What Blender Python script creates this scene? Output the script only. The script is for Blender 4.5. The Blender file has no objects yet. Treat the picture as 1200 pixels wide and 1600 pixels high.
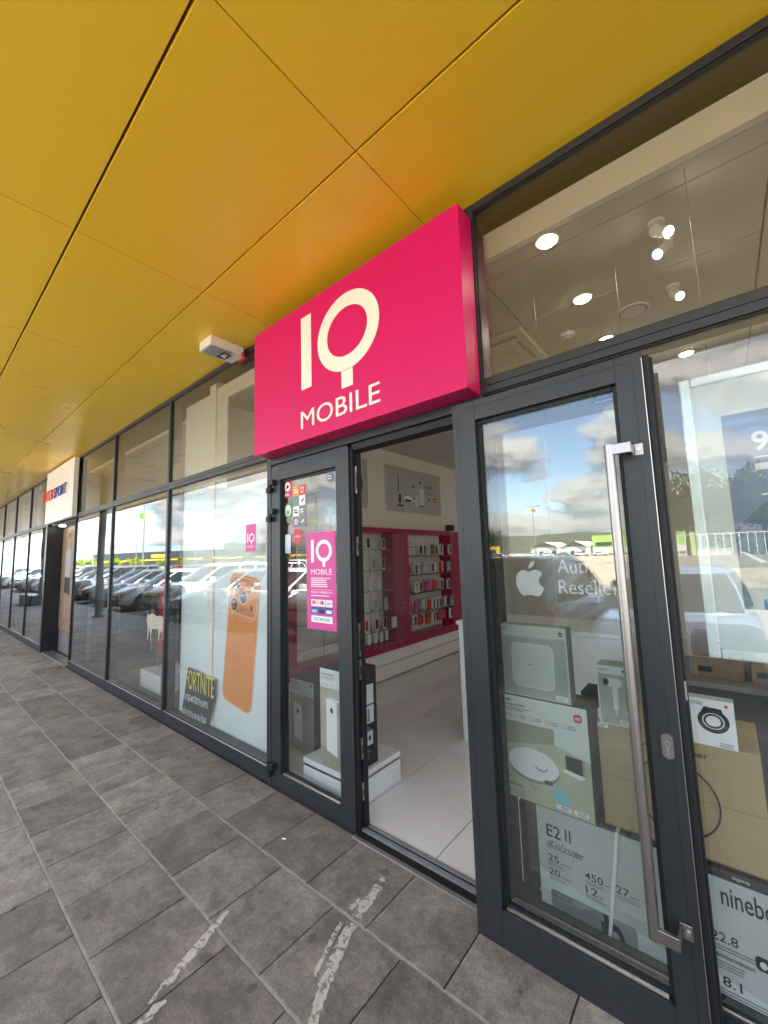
import bpy, math, random
from mathutils import Vector, Matrix
R = math.radians
random.seed(7)
S = bpy.context.scene
COL = S.collection
PI = math.pi

# ------------------------------------------------------------------ materials
MATS = {}
def new_mat(name):
    m = bpy.data.materials.new(name); m.use_nodes = True
    nt = m.node_tree; nt.nodes.clear()
    out = nt.nodes.new('ShaderNodeOutputMaterial')
    MATS[name] = m
    return m, nt, out
def N(nt, kind, **kw):
    n = nt.nodes.new('ShaderNode' + kind)
    for k, v in kw.items():
        if k.startswith('i_'):
            key = k[2:]; key = int(key) if key.isdigit() else key.replace('_', ' ')
            n.inputs[key].default_value = v
        else: setattr(n, k, v)
    return n
def L(nt, a, b): nt.links.new(a, b)
def rgb(c): return (c[0], c[1], c[2], 1)
def ramp(nt, fac, stops):
    r = N(nt, 'ValToRGB'); e = r.color_ramp.elements
    while len(e) < len(stops): e.new(.5)
    for k, (p, c) in zip(e, stops): k.position = p; k.color = c if len(c) == 4 else rgb(c)
    L(nt, fac, r.inputs[0]); return r.outputs[0]
def mixc(nt, fac, a, b, mode='MIX'):
    m = N(nt, 'Mix', data_type='RGBA', blend_type=mode)
    for sock, v in ((m.inputs[0], fac), (m.inputs[6], a), (m.inputs[7], b)):
        if hasattr(v, 'links'): L(nt, v, sock)
        else: sock.default_value = v if isinstance(v, (int, float)) else rgb(v)
    return m.outputs[2]
def math_(nt, op, a, b=None, c=None, clamp=False):
    m = N(nt, 'Math', operation=op, use_clamp=clamp)
    for s, v in zip(m.inputs, (a, b, c)):
        if v is None: continue
        if hasattr(v, 'links'): L(nt, v, s)
        else: s.default_value = v
    return m.outputs[0]
def noise(nt, scale, detail=4, rough=.55, vec=None, stretch=None, dist=0):
    n = N(nt, 'TexNoise', i_Scale=scale, i_Detail=detail, i_Roughness=rough, i_Distortion=dist)
    if vec is None: vec = N(nt, 'NewGeometry').outputs['Position']
    if stretch:
        mp = N(nt, 'Mapping'); mp.inputs['Scale'].default_value = stretch; L(nt, vec, mp.inputs[0]); vec = mp.outputs[0]
    L(nt, vec, n.inputs['Vector']); return n.outputs[0]
def bump(nt, h, strength=.2, dist=.01):
    b = N(nt, 'Bump', i_Strength=strength, i_Distance=dist); L(nt, h, b.inputs['Height']); return b.outputs[0]
def mat(name, c, rough=.5, metal=0., var=.12, scale=9., bmp=0., coat=0., spec=.5, rvar=.08, emit=0.):
    m, nt, out = new_mat(name)
    p = N(nt, 'BsdfPrincipled', i_Metallic=metal)
    p.inputs['Specular IOR Level'].default_value = spec
    p.inputs['Coat Weight'].default_value = coat
    n1 = noise(nt, scale, 5)
    d = tuple(x * (1 - var) for x in c); u = tuple(min(1, x * (1 + var)) for x in c)
    L(nt, ramp(nt, n1, [(.3, d), (.7, u)]), p.inputs['Base Color'])
    n2 = noise(nt, scale * 3.1, 3)
    r = math_(nt, 'MULTIPLY_ADD', n2, 2 * rvar, rough - rvar, True)
    L(nt, r, p.inputs['Roughness'])
    if bmp: L(nt, bump(nt, noise(nt, scale * 12, 3), bmp, .002), p.inputs['Normal'])
    if emit:
        p.inputs['Emission Color'].default_value = rgb(c); p.inputs['Emission Strength'].default_value = emit
    L(nt, p.outputs[0], out.inputs[0]); return m

def glass_mat(name, f0, tint=(.93, .95, .94), wav=.0, grey=0.):
    m, nt, out = new_mat(name)
    g = N(nt, 'NewGeometry')
    dt = N(nt, 'VectorMath', operation='DOT_PRODUCT'); L(nt, g.outputs['Normal'], dt.inputs[0]); L(nt, g.outputs['Incoming'], dt.inputs[1])
    c = math_(nt, 'ABSOLUTE', dt.outputs['Value'])
    k = math_(nt, 'POWER', math_(nt, 'SUBTRACT', 1, c, clamp=True), 5)
    F = math_(nt, 'MULTIPLY_ADD', k, 1 - f0, f0, True)
    tr = N(nt, 'BsdfTransparent'); tr.inputs[0].default_value = rgb(tint)
    gl = N(nt, 'BsdfGlossy', i_Roughness=0.0); gl.inputs[0].default_value = (1, 1, 1, 1)
    if wav:
        n = noise(nt, 1.1, 1); L(nt, bump(nt, n, 1, wav), gl.inputs['Normal'])
    mx = N(nt, 'MixShader'); L(nt, F, mx.inputs[0]); L(nt, tr.outputs[0], mx.inputs[1]); L(nt, gl.outputs[0], mx.inputs[2])
    if wav:   # faint dust film and wipe marks
        df = N(nt, 'BsdfDiffuse'); df.inputs[0].default_value = (.7, .7, .68, 1)
        sm = noise(nt, 2.3, 6, .6, None, (1, 1, .35), .8)
        m2 = N(nt, 'MixShader'); L(nt, math_(nt, 'MULTIPLY', ramp(nt, sm, [(.42, (.15, .15, .15)), (.75, (1, 1, 1))]), .016), m2.inputs[0]); L(nt, mx.outputs[0], m2.inputs[1]); L(nt, df.outputs[0], m2.inputs[2]); mx = m2
    L(nt, mx.outputs[0], out.inputs[0]); return m

# frames and building
def anth():
    m, nt, out = new_mat('anthracite_aluminium'); p = N(nt, 'BsdfPrincipled')
    a = noise(nt, 1.7, 6, .65); b = noise(nt, 9, 4, .6, None, (1, 1, .12)); c = noise(nt, 260, 2)
    col = ramp(nt, a, [(.3, (.018, .020, .023)), (.7, (.026, .028, .031))])
    sc = ramp(nt, noise(nt, 55, 5, .7, None, (1, 1, .25)), [(.72, (0, 0, 0)), (.76, (1, 1, 1))])
    col = mixc(nt, math_(nt, 'MULTIPLY', sc, .35), col, (.09, .09, .09)); L(nt, col, p.inputs['Base Color'])
    L(nt, math_(nt, 'MULTIPLY_ADD', math_(nt, 'ADD', a, b), .16, .26), p.inputs['Roughness'])
    L(nt, bump(nt, c, .05, .001), p.inputs['Normal']); L(nt, p.outputs[0], out.inputs[0]); return m
ANTH = anth()
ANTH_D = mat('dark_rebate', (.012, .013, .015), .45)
RUBBER = mat('black_gasket', (.008, .008, .008), .6)
STEEL = mat('brushed_steel', (.40, .37, .35), .33, 1, .02, 3, rvar=.03)
CHROME = mat('bead_metal', (.60, .57, .52), .3, 1, .02, 4, rvar=.03)
THRESH = mat('threshold_aluminium', (.55, .56, .57), .35, .9)
GLASS = glass_mat('window_glass', .058, (.95, .965, .95), wav=.0016)
GLASS_UP = glass_mat('upper_glass', .070, (.84, .83, .78), wav=.0016)
GLASS_IN = glass_mat('cabinet_glass', .03)
BLACKP = mat('black_portal_panel', (.012, .013, .016), .35)
WHITE_SIGN = mat('cream_white_panel', (.80, .78, .74), .4, var=.02)
PINK = mat('magenta_sign_panel', (.62, .004, .118), .45, var=.02, spec=.35)
PINKP = mat('pink_print', (.66, .05, .28), .45, var=.02)
CREAM = mat('cream_letter', (.86, .82, .72), .5, var=.02)
WHITE = mat('white_print', (.80, .80, .80), .5, var=.02)
INK = mat('black_ink', (.015, .015, .017), .5)
GREYINK = mat('grey_ink', (.22, .23, .23), .5)
RED = mat('red_print', (.65, .03, .035), .45, var=.03)
BLUE_INK = mat('navy_print', (.03, .05, .30), .45)
YEL = mat('yellow_print', (.78, .70, .04), .45)
GREEN = mat('green_print', (.12, .40, .08), .45)
ORANGE = mat('orange_print', (.85, .30, .05), .45)
LBLUE = mat('light_blue_print', (.25, .55, .65), .45)
PHONE_O = mat('orange_phone_finish', (.76, .27, .075), .45, var=.03, scale=3)
PHONE_D = mat('orange_phone_deep', (.62, .19, .05), .35)
PHONE_R = mat('pale_orange_rim', (.85, .55, .40), .35)
LENS = mat('camera_lens_black', (.012, .014, .016), .08, coat=.5)
POSTER_W = mat('poster_white_board', (.70, .76, .77), .5, var=.03, scale=2)
PLAST_W = mat('white_laminate', (.78, .78, .78), .3, var=.02)
PLAST_C = mat('warm_white_plastic', (.70, .66, .58), .45, var=.03)
GREYPL = mat('grey_plastic', (.35, .35, .35), .5)
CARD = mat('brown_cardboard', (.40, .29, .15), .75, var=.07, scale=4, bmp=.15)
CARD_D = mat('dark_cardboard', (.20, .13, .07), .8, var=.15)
BOXBLK = mat('black_carton', (.022, .020, .020), .5)
BOXDARK = mat('charcoal_carton', (.035, .033, .034), .55)
BOXGRN = mat('pale_green_print', (.55, .575, .53), .5, var=.03)
BOXMID = mat('sage_grey_print', (.36, .385, .365), .5, var=.04)
BOXLIGHT = mat('pale_print', (.66, .69, .675), .45, var=.03)
BEIGE_PR = mat('beige_print', (.42, .37, .30), .5, var=.05)
OLIVE_PR = mat('olive_print', (.44, .45, .32), .5, var=.05, scale=4)
OLIVE_D = mat('olive_shade_print', (.30, .30, .22), .5, var=.05)
TEAL_PR = mat('teal_grey_print', (.50, .525, .515), .45, var=.08, scale=3)
TEAL_D = mat('teal_mid_print', (.28, .31, .31), .45, var=.08, scale=5)
WALLW = mat('white_painted_wall', (.78, .74, .69), .8, var=.02)
CEILW = mat('ceiling_tile', (.60, .57, .52), .85, var=.03, scale=60)
CEILG = mat('ceiling_rail', (.30, .29, .27), .6)
MAGENTA = mat('magenta_lacquer', (.34, .003, .055), .25, var=.03, coat=.1)
DARKWALL = mat('dark_shop_wall', (.07, .065, .065), .7)
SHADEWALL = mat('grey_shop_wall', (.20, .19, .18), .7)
STEELGREY = mat('silver_frame', (.72, .77, .78), .3, .3)
LAMP = mat('lamp_glow', (1.0, .95, .86), .4, var=0, emit=11.)
FEM = mat('small_lamp_glow', (1, .96, .9), .4, var=0, emit=2.)
# vehicles and surroundings
TYRE = mat('tyre_rubber', (.016, .016, .017), .8)
RIM = mat('alloy_rim', (.50, .51, .52), .3, .9)
CARGL = mat('car_window', (.012, .016, .018), .04, coat=.4)
HEADL = mat('headlamp_lens', (.55, .58, .60), .08, .4)
TAILL = mat('tail_lamp_red', (.38, .01, .012), .15)
CARBLK = mat('car_black_trim', (.015, .015, .016), .5)
PLATE = mat('plate_white', (.72, .72, .70), .4)
PAINTS = [mat(n, c, .22, me, .02, coat=.7) for n, c, me in (
    ('car_paint_white', (.70, .71, .72), 0), ('car_paint_silver', (.30, .31, .33), .5), ('car_paint_black', (.014, .015, .018), 0),
    ('car_paint_grey', (.16, .17, .18), .4), ('car_paint_blue', (.22, .30, .44), .2), ('car_paint_red', (.30, .02, .025), 0), ('car_paint_beige', (.42, .40, .36), .4))]
MALLG = mat('dark_mall_cladding', (.045, .048, .052), .5, var=.1, scale=.3)
MALLY = mat('yellow_mall_band', (.62, .45, .05), .45)
SHEDW = mat('white_shed_cladding', (.74, .74, .74), .5)
SHEDG = mat('grey_shed_gable', (.14, .15, .16), .5)
LIME = mat('lime_green_cladding', (.38, .62, .14), .5)
WOODB = mat('trunk_bark', (.10, .075, .05), .9)
POLE = mat('galvanised_pole', (.30, .31, .32), .45, .6)
COLM = mat('grey_column_paint', (.075, .070, .068), .45)
KERB = mat('kerb_concrete', (.36, .35, .33), .8, bmp=.2)
LINEP = mat('road_paint', (.72, .72, .70), .7)
def worn_paint():
    m, nt, out = new_mat('dried_white_paint'); p = N(nt, 'BsdfPrincipled', i_Roughness=.75)
    n = noise(nt, 34, 7, .66, dist=.6); n2 = noise(nt, 120, 4)
    L(nt, ramp(nt, n2, [(.3, (.50, .475, .435)), (.7, (.70, .67, .62))]), p.inputs['Base Color'])
    L(nt, bump(nt, n2, .6, .003), p.inputs['Normal'])
    L(nt, ramp(nt, n, [(.36, (0, 0, 0)), (.50, (.9, .9, .9))]), p.inputs['Alpha'])
    L(nt, p.outputs[0], out.inputs[0]); return m
WPAINT = worn_paint()

def leaf_mat(name, a, b):
    m, nt, out = new_mat(name)
    g = N(nt, 'NewGeometry')
    col = ramp(nt, g.outputs['Random Per Island'], [(0, a), (1, b)])
    d = N(nt, 'BsdfDiffuse'); t = N(nt, 'BsdfTranslucent')
    L(nt, col, d.inputs[0]); L(nt, col, t.inputs[0])
    mx = N(nt, 'MixShader'); mx.inputs[0].default_value = .35
    L(nt, d.outputs[0], mx.inputs[1]); L(nt, t.outputs[0], mx.inputs[2]); L(nt, mx.outputs[0], out.inputs[0]); return m
LEAF_Y = leaf_mat('lime_leaves', (.16, .24, .02), (.36, .44, .05))
LEAF_D = leaf_mat('dark_leaves', (.025, .045, .012), (.09, .12, .03))

def soffit_mat():
    m, nt, out = new_mat('yellow_coated_metal')
    g = N(nt, 'NewGeometry'); p = N(nt, 'BsdfPrincipled')
    col = ramp(nt, g.outputs['Random Per Island'], [(0, (.86, .55, .020)), (1, (.89, .58, .024))])
    col = mixc(nt, math_(nt, 'MULTIPLY', noise(nt, 1.3, 4), .10), col, (.68, .46, .04))
    L(nt, col, p.inputs['Base Color'])
    p.inputs['Specular IOR Level'].default_value = .6
    L(nt, math_(nt, 'MULTIPLY_ADD', noise(nt, 2.0, 5), .10, .24), p.inputs['Roughness'])
    L(nt, bump(nt, math_(nt, 'ADD', noise(nt, 2.4, 2), math_(nt, 'MULTIPLY', noise(nt, 420, 2), .02)), .22, .008), p.inputs['Normal'])
    L(nt, p.outputs[0], out.inputs[0]); return m
SOFFIT = soffit_mat()

def paver_mat():
    m, nt, out = new_mat('grey_stone_slab')
    g = N(nt, 'NewGeometry'); p = N(nt, 'BsdfPrincipled'); rnd = g.outputs['Random Per Island']; pos = g.outputs['Position']
    base = ramp(nt, rnd, [(0, (.195, .182, .169)), (.3, (.228, .213, .198)), (.75, (.262, .245, .228)), (1, (.335, .312, .289))])
    off = N(nt, 'VectorMath', operation='ADD'); L(nt, pos, off.inputs[0])
    cx = N(nt, 'CombineXYZ'); L(nt, math_(nt, 'MULTIPLY', rnd, 31), cx.inputs[0]); L(nt, math_(nt, 'MULTIPLY', rnd, 17), cx.inputs[1]); L(nt, cx.outputs[0], off.inputs[1])
    n1 = noise(nt, 5.5, 7, .62, off.outputs[0], None, .4)
    n2 = noise(nt, 30, 7, .72, off.outputs[0])
    n3 = noise(nt, 150, 3, .6)
    c = mixc(nt, ramp(nt, n1, [(.36, (0, 0, 0)), (.66, (1, 1, 1))]), (.64, .64, .64), (1.24, 1.23, 1.21))
    col = mixc(nt, 1., base, c, 'MULTIPLY')
    c2 = mixc(nt, ramp(nt, n2, [(.3, (0, 0, 0)), (.7, (1, 1, 1))]), (.68, .68, .68), (1.3, 1.29, 1.27))
    col = mixc(nt, 1., col, c2, 'MULTIPLY')
    c3 = mixc(nt, ramp(nt, n3, [(.3, (0, 0, 0)), (.7, (1, 1, 1))]), (.70, .70, .70), (1.3, 1.3, 1.3))
    col = mixc(nt, 1., col, c3, 'MULTIPLY')
    warm = noise(nt, .9, 3)
    col = mixc(nt, math_(nt, 'MULTIPLY', ramp(nt, warm, [(.5, (0, 0, 0)), (.75, (1, 1, 1))]), .22), col, (.27, .225, .20))
    # old chewing gum and oil spots
    v = N(nt, 'TexVoronoi', voronoi_dimensions='2D', i_Scale=3.4); L(nt, pos, v.inputs['Vector'])
    v.inputs['Randomness'].default_value = 1
    sep = N(nt, 'SeparateColor'); L(nt, v.outputs['Color'], sep.inputs[0])
    dd = math_(nt, 'ADD', v.outputs['Distance'], math_(nt, 'MULTIPLY', math_(nt, 'SUBTRACT', noise(nt, 60, 2), .5), .10))
    thr = math_(nt, 'MULTIPLY_ADD', sep.outputs[0], .115, -.030)
    spot = math_(nt, 'MULTIPLY', math_(nt, 'LESS_THAN', dd, thr), .55)
    col = mixc(nt, spot, col, (.065, .06, .057))
    L(nt, col, p.inputs['Base Color'])
    L(nt, math_(nt, 'MULTIPLY_ADD', n2, .25, .48), p.inputs['Roughness'])
    L(nt, bump(nt, math_(nt, 'ADD', n2, math_(nt, 'MULTIPLY', n3, .5)), .30, .004), p.inputs['Normal'])
    L(nt, p.outputs[0], out.inputs[0]); return m
PAVER = paver_mat()
PEDGE = mat('painted_edge_light', (.34, .325, .30), .75, var=.25, scale=14)  # light on the slab bevels put into the colour
GROUT = mat('dark_joint_sand', (.065, .06, .055), .95, var=.3, scale=30)

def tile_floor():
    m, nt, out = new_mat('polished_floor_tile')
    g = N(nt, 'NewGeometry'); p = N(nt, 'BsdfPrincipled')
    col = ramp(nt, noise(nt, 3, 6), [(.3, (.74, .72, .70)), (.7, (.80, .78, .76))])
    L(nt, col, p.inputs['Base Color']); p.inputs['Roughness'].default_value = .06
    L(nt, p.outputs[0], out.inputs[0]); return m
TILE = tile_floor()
def ground_mat(name, a, b, sc, r=.9, fine=60):
    m, nt, out = new_mat(name); p = N(nt, 'BsdfPrincipled')
    col = ramp(nt, noise(nt, sc, 8, .65), [(.3, a), (.7, b)])
    f = ramp(nt, noise(nt, fine, 3), [(.3, (.75, .75, .75)), (.7, (1.2, 1.2, 1.2))])
    L(nt, mixc(nt, 1., col, f, 'MULTIPLY'), p.inputs['Base Color']); p.inputs['Roughness'].default_value = r
    L(nt, bump(nt, noise(nt, fine, 3), .3, .01), p.inputs['Normal'])
    L(nt, p.outputs[0], out.inputs[0]); return m
ASPH = ground_mat('asphalt', (.20, .19, .175), (.29, .275, .25), .5)
SAND = ground_mat('bare_sand', (.30, .24, .17), (.50, .42, .31), .12, .95, 3)
HILLM = ground_mat('wooded_hill', (.030, .042, .024), (.075, .085, .048), .02, .95, .2)
HILLF = ground_mat('hazed_far_hill', (.16, .22, .28), (.20, .26, .32), .004, .95, .05)  # blue haze of distance put into the hill colour
SEA = ground_mat('printed_sea', (.03, .12, .15), (.10, .24, .27), 18, .4, 40)
SKYPR = mat('printed_sky', (.20, .24, .36), .4, var=.15, scale=4)
MOUNT = mat('printed_mountain', (.12, .16, .25), .4)

# ------------------------------------------------------------------ mesh builder
_txt = {}
def text_geo(body, bold=0.):
    k = (body, bold)
    if k not in _txt:
        cu = bpy.data.curves.new('lettering', 'FONT'); cu.body = body; cu.size = 1; cu.offset = bold; cu.resolution_u = 3
        o = bpy.data.objects.new('lettering', cu); COL.objects.link(o)
        bpy.context.view_layer.update()
        me = o.to_mesh(); vs = [(v.co.x, v.co.y) for v in me.vertices]; fs = [tuple(p.vertices) for p in me.polygons]
        fs = [f if sum(vs[f[i]][0] * vs[f[(i + 1) % len(f)]][1] - vs[f[(i + 1) % len(f)]][0] * vs[f[i]][1] for i in range(len(f))) > 0 else f[::-1] for f in fs]
        o.to_mesh_clear(); bpy.data.objects.remove(o); bpy.data.curves.remove(cu)
        xs = [a for a, _ in vs]; zs = [b for _, b in vs]
        _txt[k] = (vs, fs, min(xs), max(xs), min(zs), max(zs))
    return _txt[k]

def FY(y): return lambda u, v, d: (u, y - d, v)
def FX(x): return lambda u, v, d: (x + d, u, v)
def FZ(z): return lambda u, v, d: (u, v, z + d)

RES = [1., 0.]   # size factor and floor offset for a group of products
class MB:
    def __init__(s): s.v = []; s.f = []; s.m = []; s.mats = []; s.smooth = []
    def mi(s, m):
        if m not in s.mats: s.mats.append(m)
        return s.mats.index(m)
    def add(s, vs, fs, m, sm=False):
        b = len(s.v); i = s.mi(m); s.v += [(p[0] * RES[0], p[1], p[2] * RES[0] + RES[1]) for p in vs]
        for f in fs: s.f.append(tuple(b + k for k in f)); s.m.append(i); s.smooth.append(sm)
        return s
    def box(s, x0, x1, y0, y1, z0, z1, m, mx=None):
        p = [(x, y, z) for z in (z0, z1) for y in (y0, y1) for x in (x0, x1)]
        if mx: p = [mx @ Vector(q) for q in p]
        return s.add(p, [(0, 2, 3, 1), (4, 5, 7, 6), (0, 1, 5, 4), (2, 6, 7, 3), (0, 4, 6, 2), (1, 3, 7, 5)], m)
    def poly(s, F, pts, m, d=.001, sm=False):
        return s.add([F(u, v, d) for u, v in pts], [tuple(range(len(pts)))], m, sm)
    def rect(s, F, u0, v0, u1, v1, m, d=.001): return s.poly(F, [(u0, v0), (u1, v0), (u1, v1), (u0, v1)], m, d)
    def rrect(s, F, u0, v0, u1, v1, r, m, d=.001, n=6):
        return s.poly(F, rr(u0, v0, u1, v1, r, n), m, d)
    def ell(s, F, cu, cv, ru, rv, m, d=.001, n=32):
        return s.poly(F, [(cu + ru * math.cos(2 * PI * k / n), cv + rv * math.sin(2 * PI * k / n)) for k in range(n)], m, d)
    def ring(s, F, cu, cv, ru, rv, w, m, d=.001, n=40, a0=0, a1=2 * PI, w2=None):
        w2 = w if w2 is None else w2
        vs = []
        for k in range(n + 1):
            a = a0 + (a1 - a0) * k / n
            vs += [F(cu + ru * math.cos(a), cv + rv * math.sin(a), d), F(cu + (ru - w) * math.cos(a), cv + (rv - w2) * math.sin(a), d)]
        return s.add(vs, [(2 * k + 1, 2 * k, 2 * k + 2, 2 * k + 3) for k in range(n)], m)
    def prism(s, F, pts, m, d0, d1, side=None):
        n = len(pts); vs = [F(u, v, d0) for u, v in pts] + [F(u, v, d1) for u, v in pts]
        s.add(vs, [tuple(range(n))[::-1], tuple(range(n, 2 * n))], m)
        return s.add(vs, [(k, (k + 1) % n, n + (k + 1) % n, n + k) for k in range(n)], side or m)
    def text(s, F, body, u0, v0, h, m, d=.001, width=None, bold=0., depth=0., rot=0.):
        vs, fs, a, b, c, e = text_geo(body, bold)
        sc = h / (e - c); sx = sc if width is None else width / (b - a)
        cr, sr = math.cos(rot), math.sin(rot)
        P = []
        for x, z in vs:
            x = (x - a) * sx; z = (z - c) * sc
            P.append((u0 + x * cr - z * sr, v0 + x * sr + z * cr))
        s.add([F(x, z, d) for x, z in P], fs, m)
        if depth:
            from collections import Counter
            cnt = Counter()
            for f in fs:
                for k in range(len(f)): cnt[(f[k], f[(k + 1) % len(f)])] += 1
            n = len(P); vv = [F(x, z, d) for x, z in P] + [F(x, z, d - depth) for x, z in P]
            s.add(vv, [(q, p, n + p, n + q) for (p, q) in cnt if (q, p) not in cnt], m)
        return s
    def lines(s, F, u0, v0, w, n, gap, t, m, d=.001):
        for k in range(n): s.rect(F, u0, v0 - k * gap - t, u0 + w * random.uniform(.7, 1), v0 - k * gap, m, d)
        return s
    def cyl(s, p0, p1, r, m, n=16, r1=None, caps=True, sm=True):
        p0, p1 = Vector(p0), Vector(p1); ax = (p1 - p0).normalized()
        a = ax.orthogonal().normalized(); b = ax.cross(a); r1 = r if r1 is None else r1
        vs = [p0 + (a * math.cos(2 * PI * k / n) + b * math.sin(2 * PI * k / n)) * r for k in range(n)]
        vs += [p1 + (a * math.cos(2 * PI * k / n) + b * math.sin(2 * PI * k / n)) * r1 for k in range(n)]
        s.add(vs, [(k, (k + 1) % n, n + (k + 1) % n, n + k) for k in range(n)], m, sm)
        if caps: s.add(vs, [tuple(range(n))[::-1], tuple(range(n, 2 * n))], m)
        return s
    def tube(s, pts, r, m, n=8, closed=False):
        pts = [Vector(p) for p in pts]; K = len(pts); vs = []
        for i, p in enumerate(pts):
            t = (pts[(i + 1) % K] - pts[i - 1]) if (closed or 0 < i < K - 1) else (pts[min(i + 1, K - 1)] - pts[max(i - 1, 0)])
            t.normalize(); a = t.cross(Vector((.3, .2, 1))).normalized(); b = t.cross(a)
            vs += [p + (a * math.cos(2 * PI * k / n) + b * math.sin(2 * PI * k / n)) * r for k in range(n)]
        M = K if closed else K - 1
        return s.add(vs, [(i * n + k, i * n + (k + 1) % n, ((i + 1) % K) * n + (k + 1) % n, ((i + 1) % K) * n + k) for i in range(M) for k in range(n)], m, True)
    def build(s, name, parent=None, bevel=0., off=None, seg=2):
        o0 = Vector(off) if off is not None else (OFF.get(parent.name, Vector()) if parent else Vector())
        me = bpy.data.meshes.new(name); me.from_pydata([tuple(Vector(p) - o0) for p in s.v], [], s.f)
        for m in s.mats: me.materials.append(m)
        me.polygons.foreach_set('material_index', s.m); me.polygons.foreach_set('use_smooth', s.smooth); me.update()
        o = bpy.data.objects.new(name, me); COL.objects.link(o)
        if parent: o.parent = parent; OFF[o.name] = o0
        if bevel:
            b = o.modifiers.new('edge', 'BEVEL'); b.width = bevel; b.segments = seg; b.limit_method = 'ANGLE'; b.angle_limit = R(50)
        return o
OFF = {}
def rr(u0, v0, u1, v1, r, n=6):
    P = []
    for cx, cy, a in ((u1 - r, v0 + r, -PI / 2), (u1 - r, v1 - r, 0), (u0 + r, v1 - r, PI / 2), (u0 + r, v0 + r, PI)):
        P += [(cx + r * math.cos(a + PI / 2 * k / n), cy + r * math.sin(a + PI / 2 * k / n)) for k in range(n + 1)]
    return P
def tag(o, label, cat, group=None, kind=None):
    if label: o['label'] = label
    if cat: o['category'] = cat
    if group: o['group'] = group
    if kind: o['kind'] = kind
    return o
def thing(name, label, cat, loc=(0, 0, 0), group=None):
    o = bpy.data.objects.new(name, None); o.empty_display_size = .2; o.location = loc; COL.objects.link(o)
    OFF[o.name] = Vector(loc)
    return tag(o, label, cat, group)
def single(mb, name, label, cat, group=None, bevel=0.):
    xs = [p[0] for p in mb.v]; ys = [p[1] for p in mb.v]; zs = [p[2] for p in mb.v]
    c = ((min(xs) + max(xs)) / 2, (min(ys) + max(ys)) / 2, min(zs))
    o = mb.build(name, None, bevel, off=c); o.location = c
    return tag(o, label, cat, group)
def struct(mb, name, bevel=0.):
    o = mb.build(name, None, bevel); o['kind'] = 'structure'; return o
def dup(o, parent=None, swap=None):
    c = o.copy(); COL.objects.link(c)
    if parent: c.parent = parent
    if swap and c.type == 'MESH':
        for k, sl in enumerate(c.material_slots):
            if sl.material == swap[0]: sl.link = 'OBJECT'; sl.material = swap[1]
    for ch in list(o.children): dup(ch, c, swap)
    return c

# ------------------------------------------------------------------ setting: ground
FYP = 1.81          # front plane of the facade
gp = MB()
def slab(x0, x1, y0, y1):
    h = random.uniform(-.0012, .0012); g = .0030; ch = .005
    a = (x0 + g, x1 - g, y0 + g, y1 - g)
    z = h
    t = [(a[0] + ch, a[2] + ch, z), (a[1] - ch, a[2] + ch, z), (a[1] - ch, a[3] - ch, z), (a[0] + ch, a[3] - ch, z)]
    l = [(a[0], a[2], z - .004), (a[1], a[2], z - .004), (a[1], a[3], z - .004), (a[0], a[3], z - .004)]
    k = [(p[0], p[1], z - .03) for p in l]
    gp.add(t + l + k, [(0, 1, 2, 3), (4, 5, 1, 0), (5, 6, 2, 1), (6, 7, 3, 2), (7, 4, 0, 3), (8, 9, 5, 4), (9, 10, 6, 5), (10, 11, 7, 6), (11, 8, 4, 7)], PAVER)
rows = [(1.40, 1.806, -2.15), (.998, 1.40, -2.345), (.598, .998, -2.16), (.198, .598, -1.95), (-.202, .198, -2.11), (-.602, -.202, -2.3), (-1.05, -.602, -2.2)]
for y0, y1, xo in rows:
    x = xo - .398 * 170
    while x < 4:
        slab(x, x + .398, y0, y1); x += .398
o = struct(gp, 'pavement')
j = MB()
j.box(-69, 5, -1.05, 1.90, -.06, -.011, GROUT)
for y0, _, _ in rows[:-1]:
    j.box(-69, 5, y0 - .0045, y0 + .0045, -.03, -.0015, PEDGE)   # light caught on slab edges, coloured as pale strips along the facade
struct(j, 'pavement_bed')
k = MB(); x = -69
while x < 14:
    k.box(x + .003, x + .997, -1.20, -1.053, -.16, .0, KERB); x += 1
struct(k, 'kerb', .008)
g = MB(); g.add([(-900, 300, -.12), (900, 300, -.12), (900, -900, -.12), (-900, -900, -.12)], [(3, 2, 1, 0)], ASPH)
struct(g, 'parking_lot')
g = MB(); g.add([(-13, -19, -.112), (150, -19, -.112), (150, -190, -.112), (-92, -190, -.112)], [(3, 2, 1, 0)], SAND); struct(g, 'sandy_ground')
g = MB()
for k in range(-24, 3):
    xx = k * 2.6 - .9
    for ya, yb in ((-1.5, -6.4), (-12.5, -17.3), (-17.5, -22.4), (-30, -35), (-35.2, -40)):
        if ya < -12 and xx > -12: continue
        g.box(xx - .06, xx + .06, yb, ya, -.13, -.116, LINEP)
struct(g, 'parking_line')
# hills
def hills(name, D, a0, a1, hfun, m, depth):
    h = MB(); n = 90; vs = []
    for k in range(n + 1):
        a = R(a0 + (a1 - a0) * k / n)
        for q, (dd, hh) in enumerate(((0, -3), (.35, .55), (.7, .88), (1, 1))):
            d = D + depth * dd; z = hfun(a0 + (a1 - a0) * k / n) * hh if hh > 0 else -3
            z *= 1 + .06 * math.sin(k * 1.7 + q * 2.1)
            vs.append((d * math.sin(a), -d * math.cos(a), z))
    h.add(vs, [(4 * k + q, 4 * k + q + 1, 4 * k + 5 + q, 4 * k + 4 + q) for k in range(n) for q in range(3)], m, True)
    return struct(h, name)
hills('hills', 620, -62, 60, lambda a: 40 + 6 * math.sin(a * .13) + 3.5 * math.sin(a * .41 + 1) + 1.6 * math.sin(a * 1.3), HILLM, 260)
hills('hills', 2300, -95, 70, lambda a: 95 + 22 * math.sin(a * .17 + .6) + 9 * math.sin(a * .5), HILLF, 700)

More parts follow.
